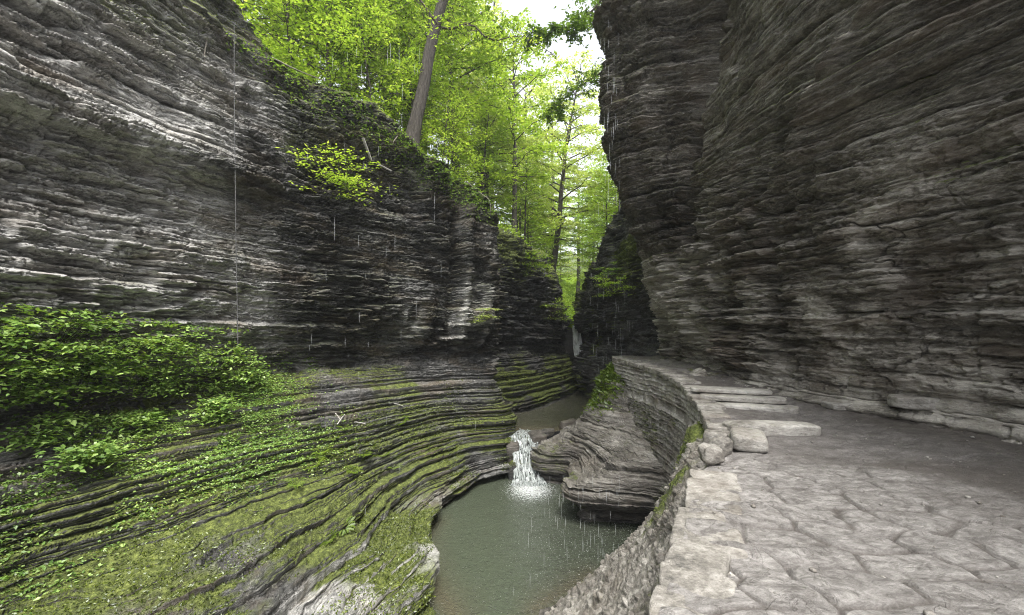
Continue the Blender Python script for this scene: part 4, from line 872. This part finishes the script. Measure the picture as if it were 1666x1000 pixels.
# overhanging branch with dark leaves from the top right
def spray_branch(name, pts, r, nsub, leaf, per, mat, label, cat, seed, sub=1.4, droop=.4, tilt=.5):
    rng = np.random.RandomState(seed); mb = MB(); Vs = []; pts = np.array(pts, float); base = pts[0].copy(); pts = pts - base
    u = np.linspace(0, 1, 14); cur = crom(pts, u * (len(pts) - 1), 0); mb.tube(cur, r * (1 - u) + .008, 6)
    T_ = np.gradient(cur, axis=0)
    for j in range(nsub):
        v = .12 + .88 * (j + rng.rand()) / nsub; c = np.array([np.interp(v, u, cur[:, k]) for k in range(3)]); az = rng.rand() * 6.28
        l2 = sub * (1.25 - v) * rng.uniform(.5, 1.2); e = c + np.array([math.cos(az) * l2, math.sin(az) * l2, -droop * l2 * rng.uniform(.2, 1.6)])
        mb.tube([c, (c + e) / 2 + np.array([0, 0, .06 * l2]), e], [.014, .009, .004], 3)
        for q in range(4):
            c3 = c + (e - c) * rng.uniform(.3, 1); e3 = c3 + np.array([rng.normal(0, .3), rng.normal(0, .3), -.12]) * (l2 * .8 + .2); mb.tube([c3, e3], [.006, .003], 3)
            k = per; pos = c3 + (e3 - c3) * rng.rand(k)[:, None] + rng.normal(0, .07, (k, 3)); Vs.append(leaves(pos, leaf, tilt, rng, .7))
    e_ = empty(name, tuple(base), label, cat); link_mesh('limb', mb.mesh('limb'), M['twig'], e_); link_mesh('foliage', leaf_mesh('foliage', Vs), M[mat], e_); return e_
spray_branch('overhanging_branch', [at(1040, -130, 20), at(985, -10, 20), at(930, 40, 19.5), at(860, 55, 19)], .07, 56, .12, 15, 'deep_leaf', 'leafy branch reaching over the gorge from the right cliff top, against white sky', 'branch', 5, 1.7)
spray_branch('overhanging_branch', [at(1060, 60, 22), at(990, 110, 22), at(930, 150, 22), at(890, 190, 22)], .05, 60, .11, 10, 'deep_leaf', 'drooping leafy branch below the upper one, beside the dark cliff edge', 'branch', 6, 2.0)
spray_branch('overhanging_branch', [at(640, -60, 15), at(690, 8, 15), at(722, 48, 15.2), at(765, 38, 15.3), at(800, 66, 15.1), at(850, 58, 15.5), at(905, 92, 15.6)], .035, 44, .10, 3, 'maple', 'bare twiggy branch crossing in front of the big leaning trunk', 'branch', 8, 1.2, .1)

# shrub on the cliff face (lit leaves on the dark wall)
def cliff_shrub(base, label, seed, size=1.0, n=26, mat='maple', leaf=.085, out=(.6, -.8), per=26, flat=.25):
    rng = np.random.RandomState(seed); mb = MB(); Vs = []
    for i in range(n):
        az = math.atan2(out[1], out[0]) + rng.uniform(-1.7, 1.7); L = size * rng.uniform(.5, 1.15); zt = (rng.choice([-.45, -.1, .2, .5]) + rng.normal(0, .04)) * size
        e = np.array([math.cos(az) * L, math.sin(az) * L, zt]); m_ = e * .5 + np.array([0, 0, .15 * size])
        mb.tube([(0, 0, -.05), m_, e], [.012 * size, .008 * size, .003], 4)
        k = per; pos = e + np.stack([rng.normal(0, .22 * size, k), rng.normal(0, .22 * size, k), rng.normal(0, .025 * size, k)], 1); Vs.append(leaves(pos, leaf, .25, rng, .25))
        pos = m_ + (e - m_) * rng.rand(k // 2)[:, None] + rng.normal(0, .1 * size, (k // 2, 3)) * np.array([1, 1, .3]); Vs.append(leaves(pos, leaf, .3, rng, .35))
    e_ = empty('cliff_shrub', tuple(base), label, 'shrub', 'shrubs growing from the cliffs'); link_mesh('stem', mb.mesh('stem'), M['twig'], e_); link_mesh('foliage', leaf_mesh('foliage', Vs), M[mat], e_)
def left_hit(px, py, off=0.0):
    """point of the left rock nearest to a sight line"""
    Q = LEFT_P; yy_ = np.maximum(Q[..., 1], .5); a = CX + F_PX * Q[..., 0] / yy_; b = HY - F_PX * Q[..., 2] / yy_
    e = (a - px) ** 2 + (b - py) ** 2 + np.where(Q[..., 1] < 1, 1e9, 0) + Q[..., 1] * .02; i = np.unravel_index(np.argmin(e), e.shape)
    return Q[i].astype(float) + LEFT_N[i] * off
cliff_shrub(left_hit(545, 300, -.1), 'bright yellow-green layered shrub jutting from the dark middle of the left cliff', 21, 1.35, 34, out=(.5, -.85))
cliff_shrub(left_hit(785, 512, -.05), 'small pale green shrub on the ledge at the nose of the left cliff', 22, .55, 16, mat='pale_hazed_leaf', leaf=.06)
cliff_shrub((5.55, 23.0, 2.7), 'green tuft growing on the far right cliff beside the big overhang', 23, .9, 22, mat='maple', leaf=.09, out=(-.7, -.7))
cliff_shrub((5.4, 24.0, 3.8), 'upper leafy tuft on the far right cliff', 24, .7, 16, mat='shrub', leaf=.09, out=(-.7, -.7))
cliff_shrub((2.7, 29.6, 1.9), 'mossy green shrub shelf on the upstream left buttress', 25, 1.3, 24, mat='maple', leaf=.08, out=(.6, -.7))
cliff_shrub((1.4, 27.0, 4.6), 'green shrub spilling over the top of the upstream left buttress', 26, 1.2, 24, mat='maple', leaf=.09, out=(.6, -.7))

# ledge thicket, lower left
SH = []
for px, py, sz in [(20, 570, 1.0), (110, 560, 1.1), (200, 570, 1.1), (290, 575, 1.1), (360, 595, .9), (40, 630, .7), (130, 610, .7), (240, 620, .6), (340, 625, .65), (-60, 600, 1.1), (390, 620, .7), (60, 700, .45), (215, 688, .4), (335, 668, .45), (130, 740, .3)]:
    SH.append((px, py, sz))
wd = ['nearest the picture edge, upper', 'upper, second from the left edge', 'upper, third from the left edge', 'upper, below the hanging tuft', 'upper right, under the hanging cable', 'lower, by the left picture edge', 'lower, above the darkest hollow', 'hanging over the dark hollow', 'right of the dark hollow', 'running out of the picture on the left', 'at the right tip of the thicket, nearest the cable', 'small, below the dark hollow', 'small, lowest but one at the left', 'on the slope right below the hollow', 'lowest at the left picture edge']
for i, (px, py, sz) in enumerate(SH):
    rng = np.random.RandomState(200 + i); mb = MB(); Vs = []
    b0 = left_hit(px, py, .0) + np.array([.35, -.25, .1]); 
    for q in range(40):
        az = rng.uniform(-1.6, .9); L = sz * rng.uniform(.15, .75); dz = rng.uniform(-.55, .55) * sz
        e = np.array([math.cos(az) * L, math.sin(az) * L * .9 + rng.normal(0, .45 * sz), dz]); st = e * .2 + np.array([-.2, .0, -.1]); m_ = e * .6 + np.array([0, 0, .08])
        mb.tube([st, m_, e], [.008, .006, .003], 3)
        k = int(rng.choice([14, 26, 40])); pos = e + np.stack([rng.normal(0, .17, k), rng.normal(0, .22, k), rng.normal(0, .03, k)], 1); pos[:, 2] -= .12 * (pos[:, 0] - e[0]); Vs.append(leaves(pos, .080 * rng.uniform(.7, 1.25), .35, rng, .4, 1.35))
    e_ = empty('creeper_shrub', tuple(b0), 'leafy creeper bush on the left ledge, ' + wd[i].replace('at the right tip of the thicket, nearest the cable','right tip, nearest the cable'), 'shrub', 'creeper bushes on the left ledge'); link_mesh('stem', mb.mesh('stem'), M['twig'], e_); link_mesh('foliage', leaf_mesh('foliage', Vs), M['shrub'], e_)

# ground cover on the mossy shelf (leaves lying on the rock)
def scatter(n, wfun, seed, P=LEFT_P, Nn=LEFT_N):
    rng = np.random.RandomState(seed); w_ = wfun(P); 
    area = np.linalg.norm(np.cross(np.gradient(P, axis=0), np.gradient(P, axis=1)), axis=-1)
    w_ = (w_ * area).ravel(); c = np.cumsum(w_); i = np.searchsorted(c, rng.rand(n) * c[-1]); i = np.clip(i, 0, len(w_) - 1)
    return P.reshape(-1, 3)[i] + rng.normal(0, .008, (n, 3)), Nn.reshape(-1, 3)[i], rng
def scr(P): y_ = np.maximum(P[..., 1], .5); return CX + F_PX * P[..., 0] / y_, HY - F_PX * P[..., 2] / y_
nL = fbm(LEFT_P, .8, 4, off=21)
def w_cover(P):
    x, y, z = P[..., 0], P[..., 1], P[..., 2]; up = np.clip(LEFT_N[..., 2] + .25, 0, 1)
    # thick below the thicket, thinning towards the pool
    a = np.exp(-((x + 6.9) / 1.5) ** 2 - ((y - 11.2) / 2.2) ** 2) * sstep(-3.9, -3.0, z) * sstep(-.7, -1.3, z) * 1.0
    b = .5 * sstep(-6.6, -7.2, x) * sstep(-4.5, -3.4, z) * sstep(-.2, -1.2, z) * sstep(3, 5, y) * sstep(.42, .56, nL)
    return (a + b) * up * sstep(.40, .55, nL)
pos, nn_, rng = scatter(34000, w_cover, 3)
o = link_mesh('ground_cover', leaf_mesh('ground_cover', [leaves(pos + nn_ * .03, .052, .5, rng, .3, 1.3)]), M['shrub']); tag(o, 'small green leaves carpeting the slope beneath the creeper thicket', 'ground cover', None, 'stuff')
def w_moss(P):
    x, y, z = P[..., 0], P[..., 1], P[..., 2]; up = np.clip(LEFT_N[..., 2] - .15, 0, 1)
    return up * sstep(-1.5, -2.4, z) * sstep(-5.35, -5.1, z) * sstep(.42, .56, nL) * sstep(2, 4, y)
pos, nn_, rng = scatter(90000, w_moss, 4)
o = link_mesh('moss_tufts', leaf_mesh('moss_tufts', [leaves(pos, .032, .8, rng, -.6, 1.6)]), M['moss_leaf']); tag(o, 'short yellow-green moss and seedlings on the terraced shelf', 'moss', None, 'stuff')
def gm(P): 
    x, y, z = P[..., 0], P[..., 1], P[..., 2]; return np.exp(-((x - 3.9) / .7) ** 2 - ((y - 18.1) / 1.2) ** 2) * sstep(-3.4, -2.6, z)
pos, nn_, rng = scatter(6000, gm, 5, GP, GN)
o = link_mesh('grass_tuft', leaf_mesh('grass_tuft', [leaves(pos, .10, .9, rng, -.9, 1.6)]), M['fern']); tag(o, 'bright grass on top of the bedrock bank where the retaining wall ends', 'grass', None, 'stuff')

def w_rim(P):
    x, z = P[..., 0], P[..., 2]; rz_ = np.interp(x, [-9.5, -8.7, -7.6, -5.2, -2.7, -1.0], [12, 10.3, 8.8, 8.1, 6.9, 5.8])
    return sstep(1.5, 0, rz_ - z) * sstep(.45, .6, fbm(P, .7, 3, off=13)) * sstep(6, 9, P[..., 1])
pos, nn_, rng = scatter(16000, w_rim, 9)
o = link_mesh('ground_cover', leaf_mesh('ground_cover', [leaves(pos + nn_ * .05 + rng.normal(0, .05, pos.shape), .07, .6, rng, .6, 1.5)]), M['deep_leaf']); tag(o, 'weeds and hanging leaves along the dark soil rim of the left cliff', 'ground cover', None, 'stuff')
# ferns
def fern_mesh(seed):
    rng = np.random.RandomState(seed); Vs = []
    for i in range(9):
        az = i * .7 + rng.uniform(-.2, .2); L = rng.uniform(.18, .32); n = 14
        for k in range(1, n):
            t = k / n; c = np.array([math.cos(az) * L * t, math.sin(az) * L * t, .16 * math.sin(t * 2.2) * L / .3]); wl = .075 * math.sin(math.pi * (1 - t) ** .7 * .9 + .2)
            for s_ in (-1, 1):
                D = np.array([-math.sin(az) * s_ + math.cos(az) * .4, math.cos(az) * s_ + math.sin(az) * .4, -.15]); D /= np.linalg.norm(D); Tt = np.array([math.cos(az), math.sin(az), 0]) * .010
                Vs.append(np.array([c, c + D * wl * .5 + Tt, c + D * wl, c + D * wl * .5 - Tt])[None])
    return leaf_mesh('fern', Vs)
FM = [fern_mesh(i) for i in range(3)]
for f_ in FM: f_.materials.append(M['fern'])
fr_ = random.Random(3); FP = [(510, 700), (535, 720), (560, 700), (585, 712), (605, 735), (625, 745), (640, 765), (655, 690), (600, 755), (575, 770), (550, 745), (620, 700), (515, 760), (540, 880), (560, 860), (525, 740), (590, 745), (650, 745), (480, 790), (500, 820)]
FO = {i: r for r, i in enumerate(sorted(range(len(FP)), key=lambda q: FP[q]))}
for i, (px, py) in enumerate(FP):
    p = left_hit(px, py, .0); o = bpy.data.objects.new('fern', FM[i % 3]); COL.objects.link(o); o.location = p; o.rotation_euler = (fr_.uniform(-.2, .3), fr_.uniform(0, .5), fr_.uniform(0, 6)); o.scale = [fr_.uniform(.8, 1.3)] * 3
    tag(o, f'small green fern on the mossy terraces, {ords[FO[i]]} of twenty from the left', 'fern', 'ferns on the mossy terraces')

# =================================================================== SMALL THINGS
# hanging cable
p1 = left_hit(381, 60, .0); p2 = left_hit(387, 560, .35); y0 = min(p1[1], p2[1]) - .9
def along(px, py, d): return at(px, py, d)
cb = [at(381, 40, y0 + .1), at(381, 150, y0), at(382.5, 280, y0), at(384, 400, y0), at(386, 500, y0), at(387, 562, y0)]
mb = MB(); base = cb[-1]; mb.tube(np.array(cb) - base, [.010] * 6, 6); o = link_mesh('cable', mb.mesh('cable'), M['cable'], None, tuple(base)); tag(o, 'thin pale cable hanging straight down the left cliff face', 'cable')
# roots
RO = [([(345, 70), (362, 95), (372, 120), (378, 150)], .03, 'pale exposed root dangling beside the top of the cable'),
      ([(356, 62), (366, 85), (384, 112), (410, 130)], .025, 'long pale root curling right below the cable anchor'),
      ([(440, 100), (470, 112), (500, 113), (530, 125)], .03, 'pale root running along the soil under the left rim'),
      ([(330, 60), (325, 90), (340, 120), (352, 128)], .02, 'thin root left of the cable on the dark soil'),
      ([(650, 215), (640, 235), (655, 245), (640, 262)], .02, 'short crooked root below the big leaning trunk'),
      ([(760, 300), (785, 310), (795, 330), (797, 360)], .025, 'thin root drooping over the nose of the left rim')]
for pts, r, lb in RO:
    Q = [left_hit(a, b, .12) for a, b in pts]; base = Q[0]; mb = MB(); cur = crom(np.array(Q) - base, np.linspace(0, 3, 14), 0); mb.tube(cur, np.linspace(r, r * .4, 14), 6)
    o = link_mesh('exposed_root', mb.mesh('exposed_root'), M['root'], None, tuple(base)); tag(o, lb, 'root', 'exposed roots on the left rim')
Q = [left_hit(585, 230, .25), left_hit(605, 250, .3), left_hit(635, 268, .25)]; base = Q[0]; mb = MB(); mb.tube(np.array(Q) - base, [.05, .045, .03], 8); o = link_mesh('dead_branch', mb.mesh('dead_branch'), M['white_wood'], None, tuple(base)); tag(o, 'bleached dead branch lying across the dark upper left cliff', 'branch')
for i, (a, b, c, d, lb) in enumerate([(542, 668, 556, 688, 'left pale stick of driftwood on the grey ledge'), (548, 690, 560, 676, 'pale driftwood stick crossing the left one'), (575, 685, 600, 690, 'driftwood stick right of the crossed pair'), (640, 655, 655, 660, 'short stick under the dark wall foot')]):
    Q = np.array([left_hit(a, b, .05), left_hit(c, d, .05)]); base = Q[0]; mb = MB(); mb.tube([Q[0] - base, (Q[0] + Q[1]) / 2 - base + np.array([0, 0, .02]), Q[1] - base], [.02, .02, .012], 6)
    o = link_mesh('driftwood', mb.mesh('driftwood'), M['white_wood'], None, tuple(base)); tag(o, lb, 'driftwood', 'driftwood on the ledge')
# dripping water : short falling threads
def drip_mat():
    m, n, out = mat_new('falling_water'); T = NT(n); bs = T.node('ShaderNodeBsdfPrincipled'); bs.inputs['Base Color'].default_value = (.85, .88, .9, 1); bs.inputs['Roughness'].default_value = .15
    tr = T.node('ShaderNodeBsdfTransparent'); mx = T.node('ShaderNodeMixShader'); mx.inputs[0].default_value = .55; T.L(tr.outputs[0], mx.inputs[1]); T.L(bs.outputs[0], mx.inputs[2]); T.L(mx.outputs[0], out.inputs[0]); return m
M['drip'] = drip_mat(); mb = MB(); rng = np.random.RandomState(8)
def drips(n, x0, x1, y0, y1, d0, d1, l0=.06, l1=.2, r=.006):
    for _ in range(n):
        d = rng.uniform(d0, d1); p = at(rng.uniform(x0, x1), rng.uniform(y0, y1), d); L = rng.uniform(l0, l1); mb.tube([p, p - np.array([0, 0, L * .5]), p - np.array([0, 0, L])], [.001, r, .001], 4)
drips(75, 885, 1010, 770, 900, 9.5, 11.0, .12, .36, .0025)
drips(45, 500, 720, 60, 560, 12, 15, .15, .7, .003)
drips(45, 970, 1012, 20, 330, 11, 12.5, .15, .5, .0022)
drips(50, 960, 1030, 440, 600, 17, 22, .2, .6, .004)
drips(30, 500, 900, 550, 960, 8, 12, .08, .3, .002)
o = mb.build('dripping_water', M['drip']); tag(o, 'thin threads of water dripping from the overhanging rock into the pool', 'dripping water', None, 'stuff')

# =================================================================== AIR
hz_den = .0009
if hz_den > 0:
    m, n, out = mat_new('haze_air'); pv = n.nodes.new('ShaderNodeVolumePrincipled'); pv.inputs['Color'].default_value = (.93, .97, 1, 1); pv.inputs['Density'].default_value = hz_den; pv.inputs['Anisotropy'].default_value = .3
    n.links.new(pv.outputs[0], out.inputs['Volume'])
    lo = np.array([-70, -14, -9.0]); hi = np.array([80, 185, 75.0]); c8 = np.array([[x, y, z] for x in (0, 1) for y in (0, 1) for z in (0, 1)]) * (hi - lo) + lo
    tag(link_mesh('haze', raw_mesh('haze', c8, [[0, 1, 3, 2], [4, 6, 7, 5], [0, 4, 5, 1], [2, 3, 7, 6], [0, 2, 6, 4], [1, 5, 7, 3]], False), m), 'thin pale damp air filling the gorge', 'haze', None, 'stuff')
